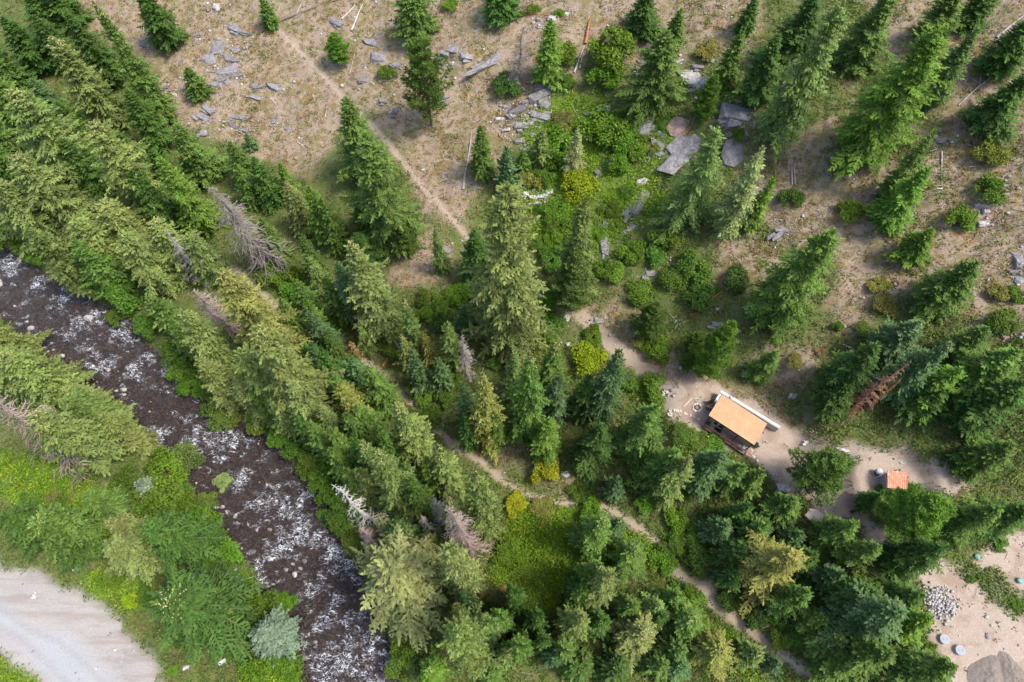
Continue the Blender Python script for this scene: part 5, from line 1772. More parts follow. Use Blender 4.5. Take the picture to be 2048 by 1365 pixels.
def adirondack(px, py, rz, label):
    x, y, z = gpt(px, py); e = empty('adirondack_chair', (x, y, z), rz)
    for i in range(5): BM().box(-0.27, 0.27, -0.30 + i * 0.115, -0.30 + i * 0.115 + 0.10, 0.33 - 0.03 * i, 0.355 - 0.03 * i).make('seat_slat', M_CHAIR, e)
    for i in range(5):
        x0 = -0.27 + i * 0.11; m = BM(); m.add([(x0, 0.24, 0.22), (x0 + 0.10, 0.24, 0.22), (x0 + 0.10, 0.55, 0.98), (x0, 0.55, 0.98), (x0, 0.265, 0.21), (x0 + 0.10, 0.265, 0.21), (x0 + 0.10, 0.575, 0.97), (x0, 0.575, 0.97)], [(0, 1, 2, 3), (7, 6, 5, 4), (3, 2, 6, 7), (0, 3, 7, 4), (1, 5, 6, 2)]); m.make('back_slat', M_CHAIR, e)
    for sx in (-1, 1):
        BM().box(sx * 0.35 - 0.065, sx * 0.35 + 0.065, -0.38, 0.40, 0.54, 0.565).make('armrest', simple('weathered_arm_wood', (0.40, 0.33, 0.29), 0.8, 0.15, 5, 0.1), e)
        BM().box(sx * 0.31 - 0.03, sx * 0.31 + 0.03, -0.36, -0.28, 0, 0.538).make('leg', M_CHAIR, e)
        BM().box(sx * 0.31 - 0.03, sx * 0.31 + 0.03, 0.22, 0.30, 0, 0.538).make('leg', M_CHAIR, e)
    tag(e, label, 'chair', 'adirondack chairs at the fire pit'); return e
adirondack(*zoomA(1500, 530), R(-72), 'brown wooden slatted chair at the fire pit, nearer the retaining wall')
adirondack(*zoomA(1480, 735), R(-112), 'brown wooden slatted chair at the fire pit, half under the roof edge')
def flagstone(px, py, w, h, rot, look, mat=M_STONE, hz=0.07, name='flagstone'):
    x, y, z = gpt(px, py); k = depth(x, y, z) / F_PX; g = np.random.default_rng(int(px * 7 + py)); n = 9
    ang = np.sort(np.linspace(0, 6.283, n, endpoint=False) + g.normal(0, 0.12, n)); rr = g.uniform(0.86, 1.08, n)
    P = [(0.5 * w * k * r_ * math.cos(a), 0.5 * h * k * r_ * math.sin(a)) for a, r_ in zip(ang, rr)]
    m = BM(); m.add([(p[0], p[1], -0.08) for p in P] + [(p[0], p[1], hz - 0.02) for p in P] + [(p[0] * 0.93, p[1] * 0.93, hz) for p in P], [tuple(range(2 * n, 3 * n))] + [(i, (i + 1) % n, n + (i + 1) % n, n + i) for i in range(n)] + [(n + i, n + (i + 1) % n, 2 * n + (i + 1) % n, 2 * n + i) for i in range(n)])
    o = m.make(name, mat, None, loc=(x, y, z), rot=(0, 0, -R(rot)))
    o['category'] = 'paving stone'; o['group'] = 'flagstones of the cabin paths'; o['label'] = look; return o
for (zx, zy, w, h, rot, lab) in ((800, 830, 8.5, 6.0, 25, 'broad pale flagstone nearest the stone steps'), (958, 890, 4.0, 7.5, 10, 'narrow upright pale flagstone below the fire pit'), (1075, 940, 5.0, 5.5, 30, 'small pale flagstone third along the patio path'), (1195, 1000, 8.0, 6.0, 10, 'grey flagstone at the foot of the left deck steps')):
    flagstone(*zoomA(zx, zy), w, h, rot, lab)
for i, (zx, zy, w, h, rot) in enumerate(((325, 725, 7.5, 6.5, -20), (452, 725, 5.0, 6.5, 10), (530, 735, 3.4, 8.0, 12), (585, 755, 3.2, 7.5, 14), (650, 755, 3.2, 8.0, 0))):
    flagstone(*zoomA(zx, zy), w, h, rot, ('leftmost', 'second from left', 'middle', 'fourth from left', 'rightmost')[i] + ' of the five white stone steps left of the fire pit', M_STONEW, 0.12, 'stone_step')
flagstone(*zoomA(330, 860), 13, 11, 30, 'large grey flat stone below the white stone steps', M_STONE, 0.10)
for i in range(6):
    f = i / 5.0; flagstone(*zoomA(770 + 210 * f, 590 - 230 * f), 4.2, 3.6, 40, ('lowest', 'second lowest', 'third lowest', 'third highest', 'second highest', 'topmost')[i] + ' edging stone in the slanting row above the fire pit', M_STONEW, 0.09, 'edging_stone')
for i in range(5):
    f = i / 4.0; flagstone(*zoomA(1080 + 165 * f, 345 + 25 * f), 2.6, 2.4, 10, ('leftmost', 'second from left', 'middle', 'fourth from left', 'rightmost') [i] + ' small edging stone in the short row above the fire pit', M_STONEW, 0.07, 'edging_stone')
for (zx, zy, w, h, lab) in ((1460, 1150, 8.5, 7.5, 'large round flagstone at the foot of the right deck steps'), (1565, 1250, 6.0, 6.2, 'small round pale flagstone right of the deck steps'), (1390, 1000, 9, 8, 'broad pale flagstone beside the right deck steps'), (1500, 940, 2.6, 2.6, 'tiny white stone by the potted plant')):
    flagstone(*zoomB(zx, zy), w, h, 0, lab, M_STONEW, 0.06)
# potted plant by the roof corner
x, y, z = gpt(*zoomB(1500, 850)); pt_ = empty('potted_plant', (x, y, z))
BM().lathe([(0.14, 0), (0.2, 0.34), (0.22, 0.36), (0.18, 0.36), (0.17, 0.32)], 14).make('pot', M_POT, pt_)
f_ = obj('foliage', SHRUBS[1][1], pt_, (0, 0, 0.26), None, (0.26, 0.26, 0.34)); f_.color = (0.06, 0.13, 0.085, 1)
tag(pt_, 'potted green plant by the right corner of the cabin roof', 'plant')

# shed
sh = empty('shed', (44.20, 18.90, ZS), R(-6.5)); SW, SD = 1.95, 1.66
def sroof(v): return 2.02 + 0.36 * v / SD
ms = BM(); ms.add([(0, 0, -0.3), (SW, 0, -0.3), (SW, SD, -0.3), (0, SD, -0.3), (0, 0, sroof(0)), (SW, 0, sroof(0)), (SW, SD, sroof(SD)), (0, SD, sroof(SD))], [(3, 2, 1, 0), (0, 1, 5, 4), (1, 2, 6, 5), (2, 3, 7, 6), (3, 0, 4, 7), (4, 5, 6, 7)]); ms.make('wall', M_GREYSIDE, sh)
m2 = BM(); lapped(m2, 0, SD, -0.003, 0.02, 1.98, 10, 'x', -1); m2.make('siding', M_GREYSIDE, sh)
m3 = BM(); lapped(m3, 0, SW, -0.003, 0.02, 1.98, 10, 'y', -1); m3.make('siding', M_GREYSIDE, sh)
a0, a1, b0, b1 = -0.14, SW + 0.20, -0.16, SD + 0.14
m4 = BM(); m4.add([(x, y, sroof(y) + dz) for dz in (0.02, 0.09) for y in (b0, b1) for x in (a0, a1)], [(0, 2, 3, 1), (4, 5, 7, 6), (0, 1, 5, 4), (2, 6, 7, 3), (0, 4, 6, 2), (1, 3, 7, 5)]); sroof_o = m4.make('roof', M_ROOF2, sh)
rm2 = rib_mesh(b0 - 0.004, b1 + 0.004, sroof, M_ROOF2, 0.045, 0.04)
for i in range(10): obj('roof_rib', rm2, sroof_o, (a0 + 0.06 + (a1 - a0 - 0.12) * i / 9, 0, 0))
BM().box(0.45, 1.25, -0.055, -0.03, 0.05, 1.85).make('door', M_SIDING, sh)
BM().box(-0.17, -0.141, b0, b1, 1.98, 2.06).make('trim', M_WHITE, sh)
tag(sh, 'small grey shed with ribbed orange roof beside the driveway', 'shed')
def shw(u, v, z):
    c, s = math.cos(R(-6.5)), math.sin(R(-6.5)); return (44.20 + u * c - v * s, 18.90 + u * s + v * c, ZS + z)
tk = empty('storage_tank', shw(-0.25, SD + 0.42, 0)); BM().lathe([(0.36, 0.02), (0.38, 0.1), (0.38, 1.0), (0.33, 1.12), (0.12, 1.18), (0.01, 1.19)], 18).make('tank_body', M_WHITE, tk, True)
BM().lathe([(0.385, 0.25), (0.395, 0.27), (0.395, 0.72), (0.385, 0.74)], 18).make('band', M_BLUE, tk); BM().lathe([(0.1, 1.18), (0.1, 1.26), (0.02, 1.27)], 10).make('lid', M_WHITE, tk)
tag(tk, 'white round water tank behind the left corner of the shed', 'tank')
bx_ = empty('utility_box', shw(1.45, SD + 0.36, 0)); BM().box(-0.2, 0.2, -0.15, 0.15, 0, 1.55, 0.03).make('cabinet', M_WHITE, bx_); BM().box(-0.17, 0.17, -0.172, -0.153, 0.2, 1.45).make('door', M_WHITE, bx_)
tag(bx_, 'small white utility box behind the shed', 'utility box')
for (u, v, s, lab) in ((2.35, 1.0, 0.26, 'pale rock against the right side of the shed, the upper one'), (2.5, 0.55, 0.24, 'pale rock against the right side of the shed, the middle one'), (2.55, 0.15, 0.28, 'pale rock against the right side of the shed, the lower one')):
    o = obj('boulder', ROCKS[1], None, shw(u, v, 0.08), (0.1, 0.1, u), (s, s * 0.8, s * 0.7)); o.color = (0.58, 0.52, 0.45, 1); tag(o, lab, 'rock', 'boulders and rock slabs on the hillside')
# curved stone landing by the driveway
lx, ly, lz = gpt(1641, 1047); ld = empty('stone_landing', (lx, ly, lz + 0.02), R(-50))
n = 14; Lr, Lw = 1.9, 1.35
arc = [(Lr * math.cos(math.pi * k / (n - 1)), 0.72 * Lw * math.sin(math.pi * k / (n - 1))) for k in range(n)]
P = [(-Lr, -Lw * 0.55), (Lr, -Lw * 0.55)] + arc
mm = BM(); N = len(P); mm.add([(p[0], p[1], -0.35) for p in P] + [(p[0], p[1], 0.14) for p in P], [tuple(range(N, 2 * N))] + [(i, (i + 1) % N, N + (i + 1) % N, N + i) for i in range(N)]); mm.make('paving', simple('pinkish_paving', (0.50, 0.42, 0.38), 0.9, 0.15, 3, 0.3), ld)
mk_ = BM()
for i in range(n - 1):
    (x0, y0), (x1, y1) = arc[i], arc[i + 1]; q = 1.09
    mk_ = BM(); mk_.add([(x0 * 1.005, y0 * 1.005, -0.3), (x1 * 1.005, y1 * 1.005, -0.3), (x1 * q, y1 * q, -0.3), (x0 * q, y0 * q, -0.3), (x0 * 1.005, y0 * 1.005, 0.2), (x1 * 1.005, y1 * 1.005, 0.2), (x1 * q, y1 * q, 0.2), (x0 * q, y0 * q, 0.2)], [(0, 3, 2, 1), (4, 5, 6, 7), (0, 1, 5, 4), (1, 2, 6, 5), (2, 3, 7, 6), (3, 0, 4, 7)]); mk_.make('kerb_stone', M_CONCW, ld)
tag(ld, 'curved paved landing with white kerb at the edge of the driveway', 'paved landing')

# lids and piles on the dirt lot
for (px, py, lab) in ((1886, 1279, 'round grey concrete lid on the dirt lot, the left one'), (1917, 1301, 'round grey concrete lid on the dirt lot, the right one')):
    x, y, z = gpt(px, py); e = empty('concrete_lid', (x, y, z)); BM().lathe([(0.48, -0.2), (0.48, 0.28)], 22).make('riser', M_CONC, e); BM().lathe([(0.53, 0.283), (0.53, 0.37), (0.50, 0.40), (0.02, 0.41)], 22).make('lid', simple('pale_concrete', (0.30, 0.31, 0.33), 0.8, 0.1, 3, 0.1), e)
    for q in (-0.2, 0.2): BM().tube([(q, -0.06, 0.40), (q, -0.05, 0.45), (q, 0.05, 0.45), (q, 0.06, 0.40)], 0.014, 5).make('lifting_loop', M_BLACK, e)
    tag(e, lab, 'lid', 'concrete lids on the dirt lot')
for (px, py, lab) in ((1952, 1114, 'domed green plastic lid at the edge of the trees'), (2037, 1162, 'domed green plastic lid in the open dirt near the right edge')):
    x, y, z = gpt(px, py); e = empty('green_lid', (x, y, z)); BM().lathe([(0.28, -0.15), (0.28, 0.22)], 18).make('riser', M_GREEND, e); BM().lathe([(0.33, 0.223), (0.33, 0.28), (0.27, 0.36), (0.14, 0.41), (0.01, 0.42)], 18).make('dome', M_GREEND, e, True)
    tag(e, lab, 'lid', 'green lids on the dirt lot')
def mound(px, py, rx, ry, hz, name, lab, mat, rot=0.0):
    x, y, z = gpt(px, py); n = 34; g = np.random.default_rng(int(px)); X, Y = np.meshgrid(np.linspace(-1.25, 1.25, n), np.linspace(-1.25, 1.25, n)); r_ = np.hypot(X, Y) * (1 + 0.16 * np.sin(3 * np.arctan2(Y, X) + 1))
    Z = hz * np.clip(1 - r_, -0.25, 1) ** 1.0 * 1.0; Z = hz * np.where(r_ < 0.2, 0.86 - r_ * r_ * 1.5, np.clip(1 - r_, -0.3, 1)) + (fbm(X * 3 + px, Y * 3, 0.5, 3, 4) - 0.5) * 0.6 * np.clip(1.05 - r_, 0, 1)
    i = np.arange(n - 1)[None, :] + np.arange(n - 1)[:, None] * n; Fq = np.stack([i, i + 1, i + 1 + n, i + n], -1).reshape(-1, 4)
    o = obj(name, mesh_np(name, np.stack([X.ravel() * rx, Y.ravel() * ry, Z.ravel() - 0.03], 1), Fq, mat, True), None, (x, y, z), (0, 0, rot)); tag(o, lab, 'pile', 'gravel piles on the dirt lot'); return o
mound(1980, 1352, 1.8, 2.2, 0.75, 'gravel_pile', 'larger grey gravel pile at the bottom edge of the dirt lot', M_GRAVEL, -0.3)
mound(2024, 1342, 1.3, 1.9, 0.6, 'gravel_pile', 'smaller grey gravel pile touching the larger one at lower right', M_GRAVEL, 0.5)
# white rubble heap: broken stones too small to pick apart
g = np.random.default_rng(5); A = Acc(); cen = [gpt(*p) for p in ((1862, 1190), (1875, 1205), (1885, 1195), (1872, 1225), (1890, 1212))]
cubev = np.array([(x, y, z) for z in (-1, 1) for y in (-1, 1) for x in (-1, 1)], float); cubef = np.array([(0, 2, 3, 1), (4, 5, 7, 6), (0, 1, 5, 4), (2, 6, 7, 3), (0, 4, 6, 2), (1, 3, 7, 5)])
for k in range(340):
    c = cen[int(g.integers(0, 5))]; p = np.array([c[0] + g.normal(0, 0.62), c[1] + g.normal(0, 0.62), 0]); p[2] = float(height(p[0], p[1])) + g.random() * 0.28; s = g.uniform(0.05, 0.15)
    q = np.linalg.qr(g.normal(0, 1, (3, 3)))[0]; A.add((cubev * g.uniform(0.5, 1.1, 3) * s * (1 + g.normal(0, 0.12, (8, 1)))) @ q.T + p, cubef, np.zeros(8))
stuff(obj('rubble_heap', mesh_np('rubble_heap', np.concatenate(A.V), np.concatenate(A.F), M_RUBBLE)), 'heap of broken white stone beside the dirt lot', 'rubble')
# old tyre on the slope
x, y, z = gpt(1790, 569); ty = empty('old_tyre', (x, y, z + 0.06)); ty.rotation_euler = (0.25, 0, 0)
BM().lathe([(0.24, 0.02), (0.36, 0.0), (0.42, 0.06), (0.43, 0.12), (0.42, 0.18), (0.36, 0.24), (0.24, 0.22), (0.22, 0.12), (0.235, 0.025)], 24).make('tread', M_TYRE, ty, True); BM().lathe([(0.22, 0.06), (0.215, 0.12), (0.1, 0.10), (0.01, 0.1)], 18).make('litter_inside', M_ASH, ty)
tag(ty, 'old dark tyre lying in scrub on the dry slope', 'tyre')
# black dog walking on the driveway: one continuous skinned body
def dog():
    x, y, z = gpt(1704, 1024); me = bpy.data.meshes.new('body')
    P = [((0, 0, 0.50), .13), ((0.22, 0, 0.52), .145), ((0.38, 0, 0.58), .10), ((0.50, 0.03, 0.68), .085), ((0.60, 0.05, 0.67), .06), ((0.69, 0.06, 0.64), .04),
         ((-0.22, 0, 0.51), .125), ((-0.36, 0, 0.55), .05), ((-0.47, 0.02, 0.66), .038), ((-0.50, 0.05, 0.76), .034), ((-0.44, 0.07, 0.82), .026),
         ((0.27, 0.10, 0.40), .065), ((0.33, 0.11, 0.20), .042), ((0.31, 0.11, 0.03), .036), ((0.36, 0.11, 0.02), .032),
         ((0.25, -0.10, 0.40), .065), ((0.20, -0.11, 0.20), .042), ((0.12, -0.11, 0.03), .036), ((0.17, -0.11, 0.02), .032),
         ((-0.25, 0.10, 0.40), .085), ((-0.20, 0.11, 0.27), .055), ((-0.34, 0.11, 0.16), .036), ((-0.32, 0.11, 0.03), .034), ((-0.27, 0.11, 0.02), .03),
         ((-0.25, -0.10, 0.40), .085), ((-0.14, -0.11, 0.27), .055), ((-0.22, -0.11, 0.15), .036), ((-0.15, -0.11, 0.03), .034), ((-0.10, -0.11, 0.02), .03),
         ((0.50, 0.09, 0.77), .03), ((0.50, -0.03, 0.77), .03)]
    E = [(0, 1), (1, 2), (2, 3), (3, 4), (4, 5), (0, 6), (6, 7), (7, 8), (8, 9), (9, 10), (1, 11), (11, 12), (12, 13), (13, 14), (1, 15), (15, 16), (16, 17), (17, 18), (6, 19), (19, 20), (20, 21), (21, 22), (22, 23), (6, 24), (24, 25), (25, 26), (26, 27), (27, 28), (3, 29), (3, 30)]
    me.from_pydata([p for p, _ in P], E, []); me.materials.append(M_FUR)
    o = obj('dog', me, None, (x, y, z), (0, 0, R(18)), (1.0, 1.0, 1.0))
    md = o.modifiers.new('skin', 'SKIN'); me.skin_vertices[0].data[0].use_root = True
    for i, (_, r_) in enumerate(P): me.skin_vertices[0].data[i].radius = (r_, r_)
    md.use_smooth_shade = True; s = o.modifiers.new('sub', 'SUBSURF'); s.levels = 1; s.render_levels = 2
    tag(o, 'black dog with curled tail walking across the driveway', 'dog')
dog()

# ------------------------------------------------------------------ undergrowth, dry grass, litter (uncountable)
def scatter_px(n, seed, margin=60):
    """points spread evenly over the photographed ground"""
    g = np.random.default_rng(seed)
    px = g.uniform(-margin, 2048 + margin, n); py = g.uniform(-margin, 1365 + margin, n)
    x, y, z = ground_at(px, py, n=10)
    return x, y, z, g
def build_undergrowth():
    x, y, z, g = scatter_px(56000, 3); m = masks(x, y)
    n1 = fbm(x, y, 5.0, 3, 101); n2 = fbm(x, y, 1.6, 2, 131)
    bare = np.maximum.reduce([m['path'] * 1.2, m['dirt'], m['road'] * 1.3, m['wet'] * 1.4]); 
    edge = np.exp(-(m['e'] / 5.0) ** 2) * (m['e'] > 0)
    dens = (1 - m['tan']) * (0.45 + 0.9 * sstep(0.40, 0.6, n1)) + m['tan'] * (0.22 + 0.75 * sstep(0.50, 0.62, n1)) + m['vivid'] * 1.6 + edge * 1.2
    dens = dens * np.clip(1 - bare, 0, 1) + m['weed'] * 0.75
    keep = g.random(len(x)) < np.clip(dens, 0, 1); x, y, z, n1, n2 = x[keep], y[keep], z[keep], n1[keep], n2[keep]; mm = {k: v[keep] for k, v in m.items()}; edge = edge[keep]
    N = len(x)
    # colour of each clump
    pal = np.array([(0.075, 0.130, 0.026), (0.115, 0.175, 0.034), (0.15, 0.195, 0.044), (0.185, 0.19, 0.05), (0.21, 0.16, 0.055), (0.21, 0.115, 0.04)])
    kk = np.clip((g.normal(0, 0.9, N) + 1.2 + 5.0 * (n2 - 0.5) + mm['tan'] * 2.6 - edge * 1.0), 0, 5).astype(int); col = pal[kk]
    viv = np.array([(0.115, 0.22, 0.018), (0.165, 0.275, 0.022), (0.225, 0.29, 0.026)])[g.integers(0, 3, N)]
    w = (mm['vivid'] > g.random(N))[:, None]; col = np.where(w, viv, col); col = col * g.uniform(0.75, 1.25, (N, 1))
    rad = g.uniform(0.22, 0.60, N) * (1 + 0.75 * mm['vivid'] + 0.5 * edge) * (1 - 0.35 * mm['tan']); hh = rad * g.uniform(0.5, 1.1, N)
    per = 9; n = N * per; ix = np.repeat(np.arange(N), per)
    a = g.uniform(0, 6.283, n); rr = rad[ix] * np.sqrt(g.random(n)); O = np.stack([x[ix] + rr * np.cos(a), y[ix] + rr * np.sin(a), z[ix] + 0.06 + hh[ix] * g.random(n) ** 0.7 * (1.1 - (rr / rad[ix]) ** 2)], 1)
    D = unit(np.stack([np.cos(a), np.sin(a), g.normal(0.25, 0.45, n)], 1) + g.normal(0, 0.4, (n, 3))); S = side_of(D, g.normal(0, 0.5, n))
    ln = g.uniform(0.14, 0.32, n) * (0.8 + 0.5 * rad[ix])
    lw = (ln * 0.34)[:, None]; l1 = ln[:, None]; dn = np.array([0, 0, -0.22]) * l1
    V = np.stack([O, O + D * l1 * 0.5 - S * lw, O + D * l1 + dn, O + D * l1 * 0.5 + S * lw], 1).reshape(-1, 3); Fq = np.arange(4 * n).reshape(-1, 4)
    c = np.repeat(col[ix] * g.uniform(0.7, 1.32, (n, 1)), 4, 0)
    stuff(obj('undergrowth', mesh_np('undergrowth', V, Fq, M_TINT, False, None, {'tint': c})), 'low leafy ground cover between trees and rocks', 'ground cover')
build_undergrowth()
def build_thicket():
    """head-high leafy growth that runs together into one mass in the gully and the fern patch"""
    x, y, z, g = scatter_px(26000, 13); m = masks(x, y); n1 = fbm(x, y, 2.6, 3, 401)
    d = (m['vivid'] * (0.35 + 0.9 * sstep(0.4, 0.58, n1)) + (1 - m['tan']) * 0.30 * sstep(0.5, 0.64, n1)) * np.clip(1 - 1.6 * np.maximum.reduce([m['path'], m['dirt'], m['road'], m['wet']]), 0, 1)
    keep = g.random(len(x)) < d * (0.26 + 0.40 * m['vivid']); x, y, z = x[keep], y[keep], z[keep]; viv = m['vivid'][keep] > 0.4; N = len(x)
    rad = g.uniform(0.35, 0.85, N) * np.where(viv, 1.2, 1.0); hh = rad * g.uniform(0.9, 1.6, N); per = 46; n = N * per; ix = np.repeat(np.arange(N), per)
    dd = unit(g.normal(0, 1, (n, 3))); dd[:, 2] = np.abs(dd[:, 2]); rr = (0.45 + 0.6 * g.random(n) ** 0.6)
    O = np.stack([x[ix], y[ix], z[ix]], 1) + dd * (rr * rad[ix])[:, None] * np.stack([np.ones(n), np.ones(n), hh[ix] / rad[ix]], 1)
    D = unit(dd * 0.5 + g.normal(0, 0.6, (n, 3))); nrm = unit(dd + np.array([0, 0, 0.8]) + g.normal(0, 0.3, (n, 3))); S = unit(np.cross(D, nrm) + 1e-6)
    ln = g.uniform(0.12, 0.24, n)[:, None]; V = np.stack([O, O + D * ln * 0.5 - S * ln * 0.36, O + D * ln, O + D * ln * 0.5 + S * ln * 0.36], 1).reshape(-1, 3)
    ca = np.array([(0.12, 0.24, 0.016), (0.165, 0.285, 0.018), (0.215, 0.30, 0.022), (0.10, 0.20, 0.02)])[g.integers(0, 4, N)]; cb = np.array([(0.075, 0.135, 0.026), (0.10, 0.165, 0.03), (0.065, 0.12, 0.03)])[g.integers(0, 3, N)]
    col = np.where(viv[:, None], ca, cb) * g.uniform(0.8, 1.2, (N, 1)); c = np.repeat(col[ix] * g.uniform(0.72, 1.3, (n, 1)), 4, 0)
    stuff(obj('thicket', mesh_np('thicket', V, np.arange(4 * n).reshape(-1, 4), M_TINT, False, None, {'tint': c})), 'dense leafy thicket filling the gully and the fern patch', 'thicket')
build_thicket()
def build_grass():
    x, y, z, g = scatter_px(60000, 9); m = masks(x, y); n1 = fbm(x, y, 3.0, 3, 201)
    bare = np.maximum.reduce([m['path'] * 1.1, m['dirt'] * 0.97, m['road'] * 1.2, m['wet'] * 1.4, m['vivid'] * 0.6])
    keep = g.random(len(x)) < (0.25 + 0.9 * sstep(0.42, 0.62, n1)) * np.clip(1 - bare, 0, 1); x, y, z, n1 = x[keep], y[keep], z[keep], n1[keep]; tan = m['tan'][keep]; N = len(x)
    pal = np.array([(0.12, 0.135, 0.045), (0.20, 0.18, 0.075), (0.30, 0.235, 0.125), (0.40, 0.32, 0.19), (0.26, 0.15, 0.07), (0.46, 0.39, 0.26)])
    kk = np.clip(g.normal(0, 1.0, N) + 0.7 + tan * 2.2, 0, 5).astype(int)
    per = 5; n = N * per; ix = np.repeat(np.arange(N), per); a = g.uniform(0, 6.283, n)
    D = unit(np.stack([np.cos(a), np.sin(a), g.uniform(0.3, 1.3, n)], 1)); O = np.stack([x[ix] + 0.1 * np.cos(a), y[ix] + 0.1 * np.sin(a), z[ix] + 0.0 * a], 1) + g.normal(0, 0.05, (n, 3)) * [1, 1, 0.2]
    ln = g.uniform(0.22, 0.55, n); S = side_of(D, g.uniform(-1, 1, n)) * 0.055; V = np.stack([O - S, O + S, O + D * ln[:, None]], 1).reshape(-1, 3); Fq = np.arange(3 * n).reshape(-1, 3)
    c = np.repeat(pal[kk][ix] * g.uniform(0.75, 1.25, (n, 1)), 3, 0)
    stuff(obj('dry_grass', mesh_np('dry_grass', V, Fq, M_TINT, False, None, {'tint': c})), 'tufts of dry grass over the hillside', 'grass')
build_grass()
def build_litter():
    """twigs and chips on the ground, small stones on slopes and lot, cobbles in the river"""
    x, y, z, g = scatter_px(7000, 21); m = masks(x, y)
    keep = g.random(len(x)) < np.clip(m['tan'] * 0.75 + 0.25, 0, 1) * np.clip(1 - m['wet'] * 2 - m['road'] - 0.85 * m['dirt'] - m['path'], 0, 1); x, y, z = x[keep], y[keep], z[keep]; n = len(x)
    a = g.uniform(0, 6.283, n); D = unit(np.stack([np.cos(a), np.sin(a), g.normal(0.0, 0.1, n)], 1)); ln = g.uniform(0.3, 1.7, n) ** 1.3
    O = np.stack([x, y, z + 0.10], 1); A = Acc()
    for roll in (0.0, 1.57): A.add(*strips(O, D, side_of(D, np.full(n, roll)), ln, g.uniform(0.03, 0.075, n), np.zeros(n), np.zeros(n), 0.3))
    base = np.array([(0.52, 0.46, 0.39), (0.36, 0.31, 0.28), (0.24, 0.19, 0.16), (0.42, 0.30, 0.2)])[g.integers(0, 4, n)]; c = np.concatenate([np.repeat(base, 6, 0)] * 2)
    stuff(obj('fallen_twigs', mesh_np('fallen_twigs', np.concatenate(A.V), np.concatenate(A.F), M_TINT, False, None, {'tint': c})), 'bleached twigs scattered over the ground', 'twigs')
    ico = bmesh.new(); bmesh.ops.create_icosphere(ico, subdivisions=1, radius=1.0); iv = np.array([v.co[:] for v in ico.verts]); fi = np.array([[v.index for v in f.verts] for f in ico.faces]); ico.free()
    def pebbles(name, x, y, z, s, col, label, flat=0.6):
        n = len(x); Vv = iv[None] * (1 + g.normal(0, 0.16, (n, len(iv), 1))) * s[:, None, None] * np.stack([g.uniform(0.7, 1.25, n), g.uniform(0.7, 1.25, n), np.full(n, flat)], 1)[:, None, :]
        ang = g.uniform(0, 6.28, n); ca, sa = np.cos(ang)[:, None], np.sin(ang)[:, None]
        Vr = np.stack([Vv[..., 0] * ca - Vv[..., 1] * sa, Vv[..., 0] * sa + Vv[..., 1] * ca, Vv[..., 2]], -1) + np.stack([x, y, z], 1)[:, None, :]
        Fr = (fi[None] + (np.arange(n) * len(iv))[:, None, None]).reshape(-1, 3)
        stuff(obj(name, mesh_np(name, Vr.reshape(-1, 3), Fr, M_TINTROCK, True, None, {'tint': np.repeat(col, len(iv), 0)})), label, 'stones')
    x, y, z, g = scatter_px(9000, 33); m = masks(x, y); cl = fbm(x, y, 4.0, 3, 301)
    keep = g.random(len(x)) < np.clip(m['tan'] * sstep(0.45, 0.7, cl) * 1.1 + 0.22 * m['dirt'] + 0.16 * m['road'] + 0.3 * m['path'] + 0.05, 0, 1) * (m['wet'] < 0.1); x, y, z = x[keep], y[keep], z[keep]
    rp = np.array([q for q in ROCK_POS if q[1] > 30 and q[2] > 0.25]); ri = g.integers(0, len(rp), 3200); ra = g.uniform(0, 6.28, 3200); rr = rp[ri, 2] * (0.7 + np.abs(g.normal(0, 1.0, 3200))); xx = rp[ri, 0] + rr * np.cos(ra); yy = rp[ri, 1] + rr * np.sin(ra)
    x = np.concatenate([x, xx]); y = np.concatenate([y, yy]); z = np.concatenate([z, height(xx, yy) + 0.03]); n = len(x)
    pebbles('scattered_stones', x, y, z + 0.03, g.uniform(0.05, 0.15, n) * np.where(g.random(n) < 0.15, 2.3, 1.0), np.array([(0.30, 0.285, 0.285), (0.36, 0.325, 0.30), (0.43, 0.395, 0.355), (0.24, 0.2, 0.185)])[g.integers(0, 4, n)] * g.uniform(0.8, 1.2, (n, 1)), 'small loose stones on the slope and yards')
    # river cobbles, most of them awash
    k = 9000; px = g.uniform(-30, 830, k); py = g.uniform(480, 1400, k); x, y = on_plane(px, py, -0.1); e = base_height(x, y)[1]; keep = (e < 0.3); x, y, e = x[keep], y[keep], e[keep]; n = len(x)
    s = g.uniform(0.07, 0.18, n) * np.where(g.random(n) < 0.05, 1.4, 1.0); col = np.array([(0.065, 0.047, 0.038), (0.10, 0.072, 0.052), (0.15, 0.11, 0.08), (0.045, 0.037, 0.036)])[g.integers(0, 4, n)]; dry = g.random(n) < 0.035; col = np.where(dry[:, None], np.array([[0.38, 0.32, 0.26]]), col)
    pebbles('river_cobbles', x, y, -0.20 + g.uniform(-0.12, 0.12, n) + 0.16 * dry, s, col, 'dark cobbles lying in the shallow rapids', 0.8)
def tint_rock():
    m, nt = new_mat('tinted_stone'); b = NB(nt); b.out(b.bsdf(b.mix(1.0, b.attr('tint', 'Color'), b.rng(b.noise(9, 3, 0.6, b.pos()), 0.3, 0.7, 0.75, 1.25), 'MULTIPLY'), 0.8, b.bump(b.noise(14, 3, 0.6, b.pos()), 0.3, 0.03), 0.3)); return m
M_TINTROCK = tint_rock()
build_litter()

